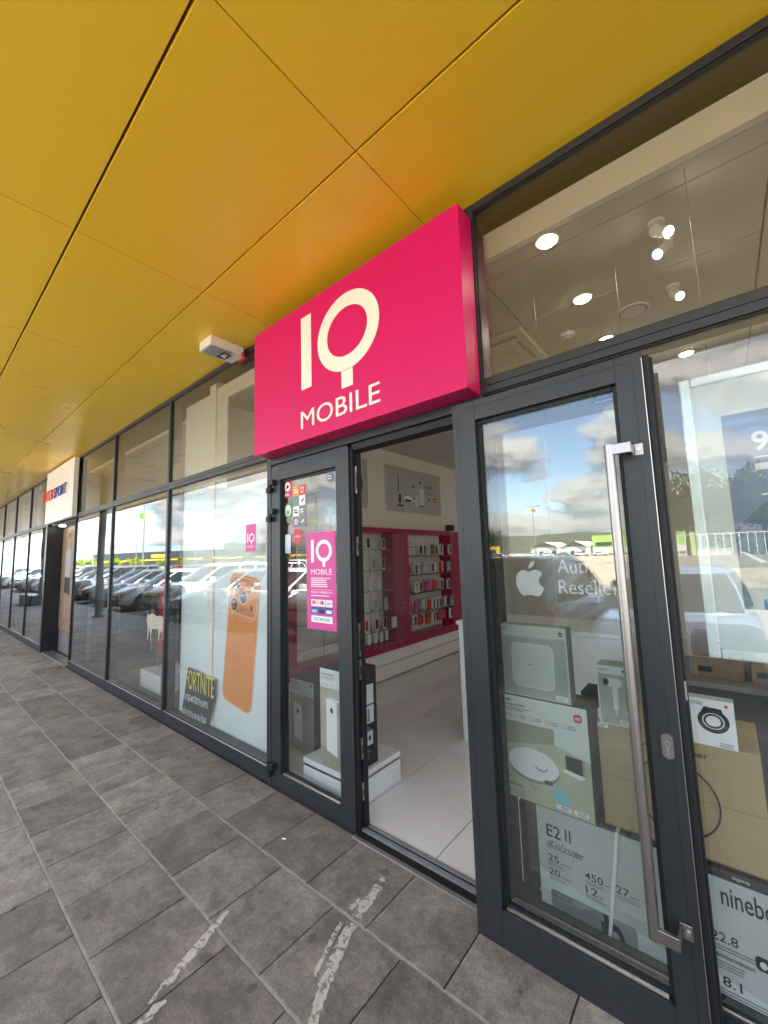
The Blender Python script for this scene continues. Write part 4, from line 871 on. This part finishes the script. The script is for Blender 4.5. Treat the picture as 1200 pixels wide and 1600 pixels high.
m_ = MB(); m_.cyl((-.74, 3.06, 3.199), (-.74, 3.06, 3.175), .055, PLAST_W, 24, .05); m_.cyl((-.74, 3.06, 3.175), (-.74, 3.06, 3.16), .032, PLAST_C, 20, .025); single(m_, 'smoke_detector', 'small round smoke detector on the shop ceiling', 'smoke detector')
ac = thing('ceiling_cassette', 'square air conditioning cassette in the ceiling beside the sign', 'air conditioner', (-1.25, 2.95, 3.2))
m_ = MB()
for q in ((-1.58, -.96, 2.72, 2.86), (-1.58, -.96, 3.20, 3.34), (-1.58, -1.44, 2.8605, 3.1995), (-1.10, -.96, 2.8605, 3.1995)): m_.box(q[0], q[1], q[2], q[3], 3.176, 3.199, PLAST_C)
m_.build('frame', ac, .004)
m_ = MB()
for q in range(9): m_.box(-1.437, -1.103, 2.866 + q * .037, 2.886 + q * .037, 3.18, 3.195, PLAST_C)
m_.box(-1.437, -1.103, 2.863, 3.197, 3.1955, 3.199, GREYINK); m_.build('grille', ac)
m_ = MB(); m_.box(-1.53, -1.01, 2.765, 2.80, 3.172, 3.1755, GREYINK); m_.box(-1.53, -1.01, 3.25, 3.285, 3.172, 3.1755, GREYINK); m_.box(-1.045, -1.015, 2.86, 3.20, 3.172, 3.1755, GREYINK); m_.build('vent_slot', ac)
# pale back-wall panel visible through the left upper windows
# ------------------------------------------------------------------ marks on the pavement
def splash(path, label):
    random.seed(len(label)); m_ = MB()
    for pts in path:
        L_ = []; R_ = []
        P = []
        for (a, wa), (b, wb) in zip(pts[:-1], pts[1:]):
            for k in range(7): P.append((Vector(a).lerp(Vector(b), k / 7), wa + (wb - wa) * k / 7))
        P.append((Vector(pts[-1][0]), pts[-1][1]))
        for i, (p, w_) in enumerate(P):
            d = (P[min(i + 1, len(P) - 1)][0] - P[max(i - 1, 0)][0]).normalized(); n = Vector((-d.y, d.x))
            L_.append(p + n * w_ * random.uniform(.5, 1.0)); R_.append(p - n * w_ * random.uniform(.5, 1.0))
        n = len(L_)
        vs = [(p.x, p.y, .0026) for p in L_] + [(p.x, p.y, .0026) for p in R_] 
        m_.add(vs, [(k, n + k, n + k + 1, k + 1) for k in range(n - 1)], WPAINT)
        vs2 = [(x, y, .0005) for x, y, z in vs]
        m_.add(vs + vs2, [(k + 1, 2 * n + k + 1, 2 * n + k, k) for k in range(n - 1)] + [(n + k, 3 * n + k, 3 * n + k + 1, n + k + 1) for k in range(n - 1)], WPAINT)
    return single(m_, 'paint_splash', label, 'paint mark')
splash([[((-1.915, 1.075), .012), ((-1.885, 1.0), .022), ((-1.845, .89), .030), ((-1.805, .78), .024), ((-1.775, .69), .006)], [((-1.735, .735), .008), ((-1.74, .70), .018), ((-1.72, .64), .024), ((-1.69, .55), .02)]], 'long dried white paint streak on the slabs near the photo foot')
splash([[((-1.475, 1.66), .018), ((-1.455, 1.645), .016)], [((-1.455, 1.615), .024), ((-1.44, 1.53), .030), ((-1.42, 1.42), .030)], [((-1.475, 1.50), .010), ((-1.475, 1.43), .018)], [((-1.415, 1.385), .032), ((-1.375, 1.28), .034), ((-1.335, 1.18), .032), ((-1.295, 1.10), .026), ((-1.25, 1.02), .022)], [((-1.455, 1.36), .012), ((-1.42, 1.26), .014), ((-1.37, 1.13), .012)]], 'broad dried white paint patch on the slabs before the threshold')
for (x_, y_, lb) in ((-2.115, 1.52, 'white cigarette butt on the slab near the narrow leaf'), ):
    m_ = MB(); m_.cyl((x_, y_, .006), (x_ + .022, y_ + .012, .006), .0045, WHITE, 8); single(m_, 'cigarette_butt', lb, 'litter')

# ------------------------------------------------------------------ the other side of the walkway, seen in the glass
for cx, lb in ((-15.2, 'grey round canopy column, nearer of two along the kerb'), (-23.4, 'grey round canopy column, farther of two along the kerb')):
    t = thing('canopy_column', lb, 'column', (cx, -.42, 0), 'canopy columns')
    m_ = MB(); m_.cyl((cx, -.42, 0), (cx, -.42, 3.44), .10, COLM, 28); m_.build('shaft', t)
    m_ = MB(); m_.cyl((cx, -.42, 0.001), (cx, -.42, .05), .16, COLM, 28); m_.build('base_plate', t)
m_ = MB(); m_.box(-24.6, -22.2, -.35, .15, 0, .42, BLACKP); single(m_, 'planter', 'low black planter block at the far canopy column', 'planter', bevel=.02)

# cars
def make_car(kind):
    Lh, Wd, H_, belt, hood = dict(hatch=(2.05, .89, 1.47, .92, .90), suv=(2.25, .93, 1.66, 1.05, 1.02), sedan=(2.3, .90, 1.45, .90, .86))[kind]
    paint = PAINTS[0]
    parts = {}
    b = MB()
    st = [(-Lh, .80, .42, .72), (-Lh + .05, .90, .30, .88), (-Lh + .16, .955, .26, belt - .02), (-Lh + .40, .99, .24, belt + .02), (-Lh * .45, 1., .22, belt + .03), (0, 1., .22, belt), (Lh * .38, 1., .22, belt - .01), (Lh * .55, .99, .22, hood + .01), (Lh - .48, .965, .23, hood - .07), (Lh - .25, .92, .24, hood - .14), (Lh - .11, .84, .26, hood - .23), (Lh - .03, .74, .30, hood - .33), (Lh, .64, .38, hood - .42)]
    n = 9; vs = []
    for x_, w_, zb, zt in st:
        w_ *= Wd; zm = zb + (zt - zb) * .55
        half = [(w_ * .86, zb), (w_ * .98, zb + .10), (w_ * 1.0, zm), (w_ * .955, zt - .05), (w_ * .80, zt)]
        sec = [(-a, z) for a, z in half] + [(a, z) for a, z in half[::-1]]
        vs += [(x_, y_, z) for y_, z in sec]
    K = 10
    fs = [(i * K + k, i * K + (k + 1) % K, (i + 1) * K + (k + 1) % K, (i + 1) * K + k) for i in range(len(st) - 1) for k in range(K)]
    b.add(vs, fs, paint, True); b.add(vs, [tuple(range(K))[::-1], tuple(range((len(st) - 1) * K, len(st) * K))], paint)
    # greenhouse: rings from the belt line to the roof
    xr0, xr1 = (-Lh + .10, Lh * .44) if kind != 'sedan' else (-Lh * .74, Lh * .42)
    tr0, tr1 = (-Lh + .50, Lh * .02) if kind != 'sedan' else (-Lh * .36, Lh * .02)
    if kind == 'suv': tr0 = -Lh + .34
    SS = [0, .07, .29, .325, .60, .635, .965, 1]
    def greenring(f, z, w_):
        x0 = xr0 + (tr0 - xr0) * f; x1 = xr1 + (tr1 - xr1) * f
        def side(q): return w_ * (1 - .16 * abs(2 * q - 1) ** 3)
        P = [(x0 + (x1 - x0) * q, -side(q), z) for q in SS]
        P += [(x1 + .16 * (1 - v * v), side(1) * v, z) for v in (-.6, -.2, .2, .6)]
        P += [(x0 + (x1 - x0) * q, side(q), z) for q in SS[::-1]]
        P += [(x0 - .07 * (1 - v * v), side(0) * v, z) for v in (.6, .2, -.2, -.6)]
        return P
    NR = 24
    lev = [(0, belt - .04, Wd * .95), (.03, belt, Wd * .945), (.5, belt + (H_ - belt) * .47, Wd * .875), (.90, H_ - .10, Wd * .77), (1.0, H_ - .05, Wd * .73), (1.05, H_ - .012, Wd * .64), (1.10, H_, Wd * .45)]
    gv = [p for l in lev for p in greenring(*l)]
    glass_cols = {1, 3, 5, 7, 8, 9, 10, 11, 13, 15, 17, 19, 20, 21, 22, 23}
    w = MB(); gf = []; pf = []
    for i in range(len(lev) - 1):
        for k in range(NR):
            q = (i * NR + k, i * NR + (k + 1) % NR, (i + 1) * NR + (k + 1) % NR, (i + 1) * NR + k)
            (gf if i in (1, 2) and k in glass_cols else pf).append(q)
    b.add(gv, pf, paint, True); b.add(gv, [tuple(range((len(lev) - 1) * NR, len(lev) * NR))], paint)
    w.add(gv, gf, CARGL, True); parts['windows'] = w
    for sx in (-1, 1):
        for wx in (-Lh * .60, Lh * .64): b.cyl((wx, sx * (Wd - .03), .33), (wx, sx * (Wd + .006), .33), .375, CARBLK, 24)
    b.box(-Lh + .3, Lh - .3, -Wd * .96, Wd * .96, .18, .26, CARBLK)
    parts['body'] = b
    for s, wx in ((-1, -Lh * .60), (1, -Lh * .60), (-1, Lh * .64), (1, Lh * .64)):
        m_ = MB(); m_.cyl((wx, s * (Wd - .17), .32), (wx, s * (Wd + .014), .32), .32, TYRE, 28)
        r_ = MB(); r_.cyl((wx, s * (Wd + .0145), .32), (wx, s * (Wd + .018), .32), .225, CARBLK, 24)
        for q in range(5):
            a = 2 * PI * q / 5; r_.box(-.03, .03, -.004, .004, .02, .215, RIM, Matrix.Translation((wx, s * (Wd + .023), .32)) @ Matrix.Rotation(a, 4, 'Y'))
        r_.ring(lambda u, v, d, s=s, wx=wx: (wx + u * s * -1, s * (Wd + .022), .32 + v), 0, 0, .225, .225, .03, RIM, 0, 28)
        parts.setdefault('wheel', []).append((m_, r_))
    for s in (-1, 1):
        m_ = MB()
        P = [(Lh - .50, .975, .10), (Lh - .27, .95, .035), (Lh - .12, .86, -.06), (Lh - .055, .72, -.14), (Lh - .03, .56, -.19), (Lh - .03, .56, -.27), (Lh - .05, .74, -.27), (Lh - .11, .88, -.22), (Lh - .26, .965, -.12), (Lh - .46, .995, -.02)]
        V = [(x_ + .012, s * (y_ * Wd + .012), hood - .10 + z_) for x_, y_, z_ in P]; n_ = len(V)
        m_.add(V, [(0, 1, 8, 9), (1, 2, 7, 8), (2, 3, 6, 7), (3, 4, 5, 6)] if s > 0 else [(9, 8, 1, 0), (8, 7, 2, 1), (7, 6, 3, 2), (6, 5, 4, 3)], HEADL, True); parts.setdefault('headlight', []).append(m_)
        m_ = MB(); m_.box(-Lh - .012, -Lh + .20, s * Wd * .66 if s > 0 else -Wd * .97, Wd * .97 if s > 0 else -Wd * .66, belt - .20, belt - .03, TAILL); parts.setdefault('tail_light', []).append(m_)
        m_ = MB(); m_.box(xr1 - .42, xr1 - .28, s * (Wd + .02) if s > 0 else -(Wd + .20), (Wd + .20) if s > 0 else -(Wd + .02), belt + .02, belt + .15, paint); parts.setdefault('mirror', []).append(m_)
    m_ = MB(); m_.box(Lh - .05, Lh + .012, -Wd * .58, Wd * .58, .30, .44, CARBLK); m_.box(Lh - .10, Lh + .004, -Wd * .50, Wd * .50, hood - .40, hood - .34, CARBLK); parts['grille'] = m_
    m_ = MB(); m_.box(Lh + .0125, Lh + .022, -.26, .26, .42, .53, PLATE); parts['number_plate'] = m_
    return parts
def car_tree(kind):
    P = make_car(kind); t = thing('parked_car', None, None, (0, 0, 0))
    P['body'].build('body', t); P['windows'].build('windows', t)
    for m_, r_ in P['wheel']: r_.build('rim', m_.build('wheel', t, .03))
    for nm in ('headlight', 'tail_light', 'mirror'):
        for m_ in P[nm]: m_.build(nm, t, .02 if nm != 'headlight' else 0)
    P['grille'].build('grille', t, .01); P['number_plate'].build('number_plate', t)
    return t
def car_single(kind):
    P = make_car(kind); b = MB()
    def merge(m_):
        for i, f in enumerate(m_.f): pass
        off = len(b.v); b.v += [tuple(p) for p in m_.v]
        for f, mi, sm in zip(m_.f, m_.m, m_.smooth): b.f.append(tuple(off + k for k in f)); b.m.append(b.mi(m_.mats[mi])); b.smooth.append(sm)
    for v_ in P.values():
        for q in (v_ if isinstance(v_, list) else [v_]):
            for m_ in (q if isinstance(q, tuple) else (q,)): merge(m_)
    return b.build('parked_car')
trees_ = {k: car_tree(k) for k in ('hatch', 'suv', 'sedan')}
sing_ = {k: car_single(k) for k in ('hatch', 'suv', 'sedan')}
used = set()
PN = ['white', 'silver', 'black', 'grey', 'blue', 'red', 'beige']
KN = dict(hatch='hatchback', suv='tall suv', sedan='saloon')
def put_car(kind, paint, x, y, deg, label, group, far=False):
    src = (sing_ if far else trees_)[kind]; key = (kind, far)
    o = src if key not in used else dup(src)
    used.add(key)
    def sw(q):
        if q.type == 'MESH':
            for sl in q.material_slots:
                if sl.material in PAINTS: sl.link = 'OBJECT'; sl.material = PAINTS[paint]
        for ch in q.children: sw(ch)
    sw(o)
    o.location = (x, y, -.12); o.rotation_euler = (0, 0, R(deg)); tag(o, label, 'car', group)
# front row, noses (or tails) to the kerb
front = [(-56.6, 'hatch', 0, 1), (-54.0, 'suv', 3, 1), (-51.4, 'sedan', 1, 1), (-48.8, 'hatch', 2, 1), (-46.2, 'suv', 0, 1), (-41.0, 'hatch', 4, 1), (-38.4, 'sedan', 2, 1), (-35.8, 'suv', 1, 1), (-33.2, 'hatch', 0, 1), (-30.6, 'suv', 2, 1), (-28.0, 'hatch', 2, 1), (-25.4, 'suv', 3, 1), (-22.8, 'sedan', 2, 1), (-20.2, 'hatch', 3, 1), (-17.4, 'hatch', 0, 1), (-14.8, 'suv', 0, 1), (-12.2, 'hatch', 1, 1), (-9.6, 'hatch', 0, 1), (-6.9, 'suv', 0, 1), (-2.62, 'suv', 2, -1), (-.55, 'sedan', 4, 1), (3.0, 'hatch', 0, 1)]
for i, (x_, kd, pc, dr) in enumerate(front):
    put_car(kd, pc, x_ + random.uniform(-.1, .1), -3.65 + random.uniform(-.15, .15) - (.25 if kd != 'hatch' else 0), 90 * dr + random.uniform(-1.5, 1.5), f'{PN[pc]} {KN[kd]} number {len(front) - i} of the kerb row counted from the shop door', 'cars parked along the kerb')
cnt = 0
for yy, ph in ((-14.9, 90), (-20, -90), (-32.5, 90), (-37.6, -90), (-50, 90), (-55, -90)):
    for k in range(-17, -4):
        xx = k * 2.6 + .4 - (0 if yy > -30 else 14)
        if random.random() < .12 or xx > -11 or (yy < -19 and xx > -14): continue
        pc = random.choice([0, 0, 1, 2, 3, 3, 4, 5, 6, 0, 1]); kd = random.choice(['hatch', 'suv', 'sedan', 'hatch'])
        put_car(kd, pc, xx, yy + random.uniform(-.25, .25), ph + random.uniform(-2, 2), f'{PN[pc]} {KN[kd]} in the rows beyond the kerb cars', 'cars parked in the far rows', True); cnt += 1
for k in range(7): put_car(random.choice(['hatch', 'sedan']), random.choice([0, 0, 1]), -62 + k * 5.4, -137 + k * .3, 3, 'pale car parked before the white sheds', 'cars before the sheds', True)
# mall, sheds, hall
def far_block(name, label, cat, pts):  return thing(name, label, cat, pts)
ml = thing('shopping_mall', 'long dark grey mall with a yellow band across the car park', 'building', (-150, -130, 0))
A_, B_ = Vector((-262, -62)), Vector((-66, -152)); d_ = (B_ - A_).normalized(); n_ = Vector((d_.y, -d_.x)); 
def wallseg(G, s0, s1, off, dep, z0, z1, m):
    a = A_ + d_ * s0 - n_ * off * -1; b = A_ + d_ * s1 + n_ * off; c = b + n_ * dep; e = a + n_ * dep
    P = [(q.x, q.y, z) for z in (z0, z1) for q in (a, b, c, e)]
    G.add(P, [(0, 1, 5, 4), (1, 2, 6, 5), (2, 3, 7, 6), (3, 0, 4, 7), (4, 5, 6, 7)], m)
Lm = (B_ - A_).length
if n_.y > 0: n_ = -n_
m_ = MB(); wallseg(m_, 0, Lm, 0, 40, -.2, 7.4, MALLG); m_.build('wall', ml)
m_ = MB(); wallseg(m_, 0, Lm - 14, -.3, .25, 2.8, 3.6, MALLY); wallseg(m_, 40, 52, -.3, .25, 4.2, 6.0, MALLY); m_.build('colour_band', ml)
m_ = MB(); wallseg(m_, Lm - 10, Lm - 3, -.3, .25, -.1, 4.2, MALLY); wallseg(m_, Lm - 8.5, Lm - 4.5, -.45, .1, -.1, 3.0, INK); m_.build('loading_door', ml)
m_ = MB(); wallseg(m_, 150, 160, -.4, .2, 4.2, 6.2, RED); wallseg(m_, 172, 180, -.4, .2, 4.2, 5.6, ORANGE); m_.build('shop_panel', ml)
for q, (cx, wdt) in enumerate(((-51.5, 9.8), (-41.0, 8.0))):
    t = thing('gabled_shed', ['white gabled shed nearer the dark mall', 'white gabled shed nearer the green hall'][q], 'building', (cx, -150, 0), 'white sheds')
    F = FY(-150); F = lambda u, v, d: (u, -150 + d, v)
    m_ = MB(); m_.box(cx - wdt / 2, cx + wdt / 2, -170, -150, -.2, 3.2, SHEDW); m_.build('wall', t)
    m_ = MB(); m_.add([(cx - wdt / 2, -149.9, 3.2), (cx + wdt / 2, -149.9, 3.2), (cx + .3, -149.9, 5.0)], [(2, 1, 0)], SHEDG); m_.build('gable', t)
    m_ = MB()
    for s in (-1, 1): m_.add([(cx + s * wdt * .54, -149.4, 3.1), (cx + .3, -149.4, 5.15), (cx + .3, -170, 5.15), (cx + s * wdt * .54, -170, 3.1)], [(0, 1, 2, 3)], SHEDW)
    m_.build('roof', t)
    m_ = MB()
    for k in range(4): m_.box(cx - wdt * .38 + k * wdt * .22, cx - wdt * .38 + k * wdt * .22 + wdt * .14, -149.99, -149.85, .1, 1.7, INK if k % 2 else LBLUE)
    m_.build('window', t)
t = thing('green_hall', 'lime green industrial hall with a dark window strip', 'building', (-28, -160, 0))
m_ = MB(); m_.box(-36.2, -8, -190, -155, -.2, 6.8, LIME); m_.build('wall', t)
m_ = MB(); m_.box(-35, -30, -154.99, -154.8, 3.2, 4.4, INK); m_.box(-20, -14, -154.99, -154.8, 3.4, 4.6, INK); m_.build('window', t)
m_ = MB(); m_.box(-36.2, -8, -154.79, -154.6, .6, 2.6, SHEDW); m_.build('lower_band', t)
t = thing('grey_annex', 'grey flat roofed annex right of the green hall', 'building', (8, -75, 0)); m_ = MB(); m_.box(1, 26, -95, -78, -.2, 9.5, SHEDG); m_.build('wall', t)
fc = thing('fence', 'white railing on a pale block wall before the big tree', 'fence', (0, -40, 0))
m_ = MB()
for k in range(16): m_.box(-5 + k * .5, -4.94 + k * .5, -40.03, -39.97, .9, 2.6, SHEDW)
m_.box(-5, 3, -40.03, -39.97, 2.6, 2.68, SHEDW); m_.build('rails', fc)
m_ = MB(); m_.box(-5.4, 3.5, -40.3, -39.7, -.2, .9, KERB); m_.build('plinth_wall', fc)
# vegetation
def make_tree(name, h, r, n, lm, leaf_s, trunk_r):
    t = thing(name, None, None, (0, 0, 0)); m_ = MB()
    m_.cyl((0, 0, -.1), (.05, .03, h * .45), trunk_r, WOODB, 10, trunk_r * .6)
    for k in range(6):
        a = k * 1.05; m_.cyl((.05, .03, h * .36 + .05 * k), (math.cos(a) * r * .6, math.sin(a) * r * .6, h * (.6 + .05 * (k % 3))), trunk_r * .45, WOODB, 7, trunk_r * .12)
    m_.build('trunk', t)
    m_ = MB(); cl = [(random.gauss(0, r * .45), random.gauss(0, r * .45), h * .62 + random.gauss(0, h * .15), random.uniform(.28, .5) * r) for _ in range(22)]
    for k in range(n):
        c_ = random.choice(cl); v_ = Vector((random.gauss(0, 1), random.gauss(0, 1), random.gauss(0, 1))).normalized() * c_[3] * random.uniform(.5, 1.05)
        p = Vector(c_[:3]) + v_; a = Vector((random.gauss(0, 1), random.gauss(0, 1), random.gauss(0, 1))).normalized(); b = a.orthogonal().normalized(); s = leaf_s * random.uniform(.6, 1.3)
        m_.add([p - a * s, p + b * s * .6, p + a * s, p - b * s * .6], [(0, 1, 2, 3)], lm)
    m_.build('crown', t); return t
random.seed(3)
tr = make_tree('young_tree', 3.6, 1.35, 2600, LEAF_Y, .14, .07); first = True
for k in range(26):
    o = tr if k == 0 else dup(tr)
    s = 6 + k * 7.4; p = A_ + d_ * s - n_ * (26 + random.uniform(-3, 3)); o.location = (p.x, p.y, -.1); sc = random.uniform(.85, 1.35); o.scale = (sc * 1.2, sc * 1.2, sc); o.rotation_euler = (0, 0, random.uniform(0, 6))
    tag(o, 'lime green young tree before the dark mall', 'tree', 'young trees before the mall')
bt = make_tree('broad_tree', 9.5, 4.6, 9000, LEAF_D, .24, .25); bt.location = (-3.2, -57, -.1); tag(bt, 'broad dark green tree behind the white railing', 'tree')
b2 = dup(bt); b2.location = (3.8, -60, -.1); b2.scale = (1.1, 1.1, 1.15); b2.rotation_euler = (0, 0, 2); b2['label'] = 'taller dark green tree right of the white railing'
b3 = dup(bt); b3.location = (-69, -140, -.1); b3.rotation_euler = (0, 0, 4); b3['label'] = 'dark green tree at the end of the mall'
# lamp posts and pennants
lp = thing('lamp_post', None, None, (0, 0, 0)); m_ = MB(); m_.cyl((0, 0, -.1), (0, 0, 9.2), .09, POLE, 12, .055); m_.build('pole', lp)
m_ = MB(); m_.cyl((-1.1, 0, 9.25), (1.1, 0, 9.25), .035, POLE, 8); m_.build('arm', lp)
for s in (-1, 1): m_ = MB(); m_.box(s * 1.1 - .30, s * 1.1 + .30, -.14, .14, 9.26, 9.36, POLE); m_.build('lamp_head', lp, .03)
posts = [(-42, -11), (-58, -11), (-80, -11), (-46, -27), (-66, -27), (-92, -27), (-52, -44), (-78, -44), (-36, -27), (-110, -44), (-60, -70), (-95, -70), (-34, -44), (-24, -64)]
for k, (x_, y_) in enumerate(posts):
    o = lp if k == 0 else dup(lp); o.location = (x_, y_, -.1); o.rotation_euler = (0, 0, .3 * (k % 3)); tag(o, 'twin armed car park lamp post among the far rows', 'lamp post', 'car park lamp posts')
pnn = thing('pennant_cluster', None, None, (0, 0, 0))
for c_, a in ((YEL, 0), (GREEN, 1.3), (RED, 2.5)):
    m_ = MB(); ca_, sa_ = math.cos(a), math.sin(a)
    P = [(0, 0, 0), (.9 * ca_, .9 * sa_, -.25), (.9 * ca_, .9 * sa_, .75), (0, 0, .9)]; m_.add([(x_, y_, z_) for x_, y_, z_ in P] + [(x_ - .02 * sa_, y_ + .02 * ca_, z_) for x_, y_, z_ in P], [(0, 1, 2, 3), (7, 6, 5, 4), (0, 4, 5, 1), (1, 5, 6, 2), (2, 6, 7, 3), (3, 7, 4, 0)], c_); m_.build('pennant', pnn)
for k, (x_, y_, z_) in enumerate([(-42, -11, 6.0), (-36, -27, 5.8), (-34, -44, 6.4), (-24, -64, 8.4)]):
    o = pnn if k == 0 else dup(pnn); o.scale = (.55, .55, .55); o.location = (x_, y_, z_ - .1); o.rotation_euler = (0, 0, k); tag(o, 'yellow green and red pennants fixed on a lamp post', 'pennants', 'pennants on lamp posts')

# ------------------------------------------------------------------ world, sun, camera
EL, ROT = 52, 62
W = bpy.data.worlds.new('World'); S.world = W; W.use_nodes = True
nt = W.node_tree; nt.nodes.clear()
out = N(nt, 'OutputWorld'); bg = N(nt, 'Background', i_Strength=.074)
sky = N(nt, 'TexSky', sky_type='NISHITA'); sky.sun_disc = False; sky.sun_elevation = R(EL); sky.sun_rotation = R(ROT); sky.air_density = 1.0; sky.dust_density = .3; sky.ozone_density = 1.4
tc = N(nt, 'TexCoord'); vec = tc.outputs['Generated']
sep = N(nt, 'SeparateXYZ'); L(nt, vec, sep.inputs[0])
# cumulus: fractal noise over the view direction, flattened vertically, lit from above
mp0 = N(nt, 'Mapping'); mp0.inputs['Scale'].default_value = (5.6, 5.6, 12.5); L(nt, vec, mp0.inputs[0]); P0 = mp0.outputs[0]
def cl(off, sc, det, r=.55):
    mp = N(nt, 'Mapping'); mp.inputs['Location'].default_value = off; L(nt, P0, mp.inputs[0])
    return noise(nt, sc, det, r, mp.outputs[0], dist=.15)
n1 = cl((3.1, 1.7, .3), 1.0, 12); n2 = cl((3.1, 1.7, .62), 1.0, 6)
cov = ramp(nt, n1, [(.445, (0, 0, 0)), (.49, (.65, .65, .65)), (.57, (1, 1, 1))])
lit = ramp(nt, math_(nt, 'MULTIPLY_ADD', math_(nt, 'SUBTRACT', n2, n1), 2.6, .5, True), [(.25, (1, 1, 1)), (.46, (.74, .75, .77)), (.68, (.30, .34, .41))])
ccol = mixc(nt, 1., lit, (4.6, 4.48, 4.36), 'MULTIPLY')
col = mixc(nt, cov, sky.outputs[0], ccol)
L(nt, col, bg.inputs[0]); L(nt, bg.outputs[0], out.inputs[0])
sl = bpy.data.lights.new('sun', 'SUN'); sl.energy = 4.1; sl.angle = R(.5); sl.color = (1, .95, .88)
so = bpy.data.objects.new('sun', sl); COL.objects.link(so)
sd = Vector((math.cos(R(EL)) * math.sin(R(ROT)), math.cos(R(EL)) * math.cos(R(ROT)), math.sin(R(EL))))
so.rotation_euler = sd.to_track_quat('Z', 'Y').to_euler(); so.location = (0, 0, 30)
cd = bpy.data.cameras.new('camera'); cam = bpy.data.objects.new('camera', cd); COL.objects.link(cam); S.camera = cam
yaw, pit, rol = R(39.88421), R(6.28195), R(-1.74445)
fwd = Vector((-math.sin(yaw) * math.cos(pit), math.cos(yaw) * math.cos(pit), math.sin(pit))); rt = Vector((math.cos(yaw), math.sin(yaw), 0)); up = rt.cross(fwd)
r2 = rt * math.cos(rol) + up * math.sin(rol); u2 = -rt * math.sin(rol) + up * math.cos(rol)
cam.matrix_world = Matrix(((r2.x, u2.x, -fwd.x, 0), (r2.y, u2.y, -fwd.y, 0), (r2.z, u2.z, -fwd.z, 1.61), (0, 0, 0, 1)))
cd.sensor_fit = 'HORIZONTAL'; cd.sensor_width = 36; cd.lens = 629.529 / 1200 * 36; cd.clip_start = .02; cd.clip_end = 6000
S.render.resolution_x, S.render.resolution_y = 768, 1024
S.view_settings.view_transform = 'Standard'; S.view_settings.look = 'None'; S.view_settings.exposure = 3.6; S.view_settings.gamma = 1
S.render.engine = 'CYCLES'
S.cycles.max_bounces = 10; S.cycles.diffuse_bounces = 5; S.cycles.glossy_bounces = 5; S.cycles.transparent_max_bounces = 24
S.cycles.caustics_reflective = False; S.cycles.caustics_refractive = False; S.cycles.sample_clamp_indirect = 6
try: S.cycles.use_denoising = True; S.cycles.denoiser = 'OPENIMAGEDENOISE'
except Exception: pass
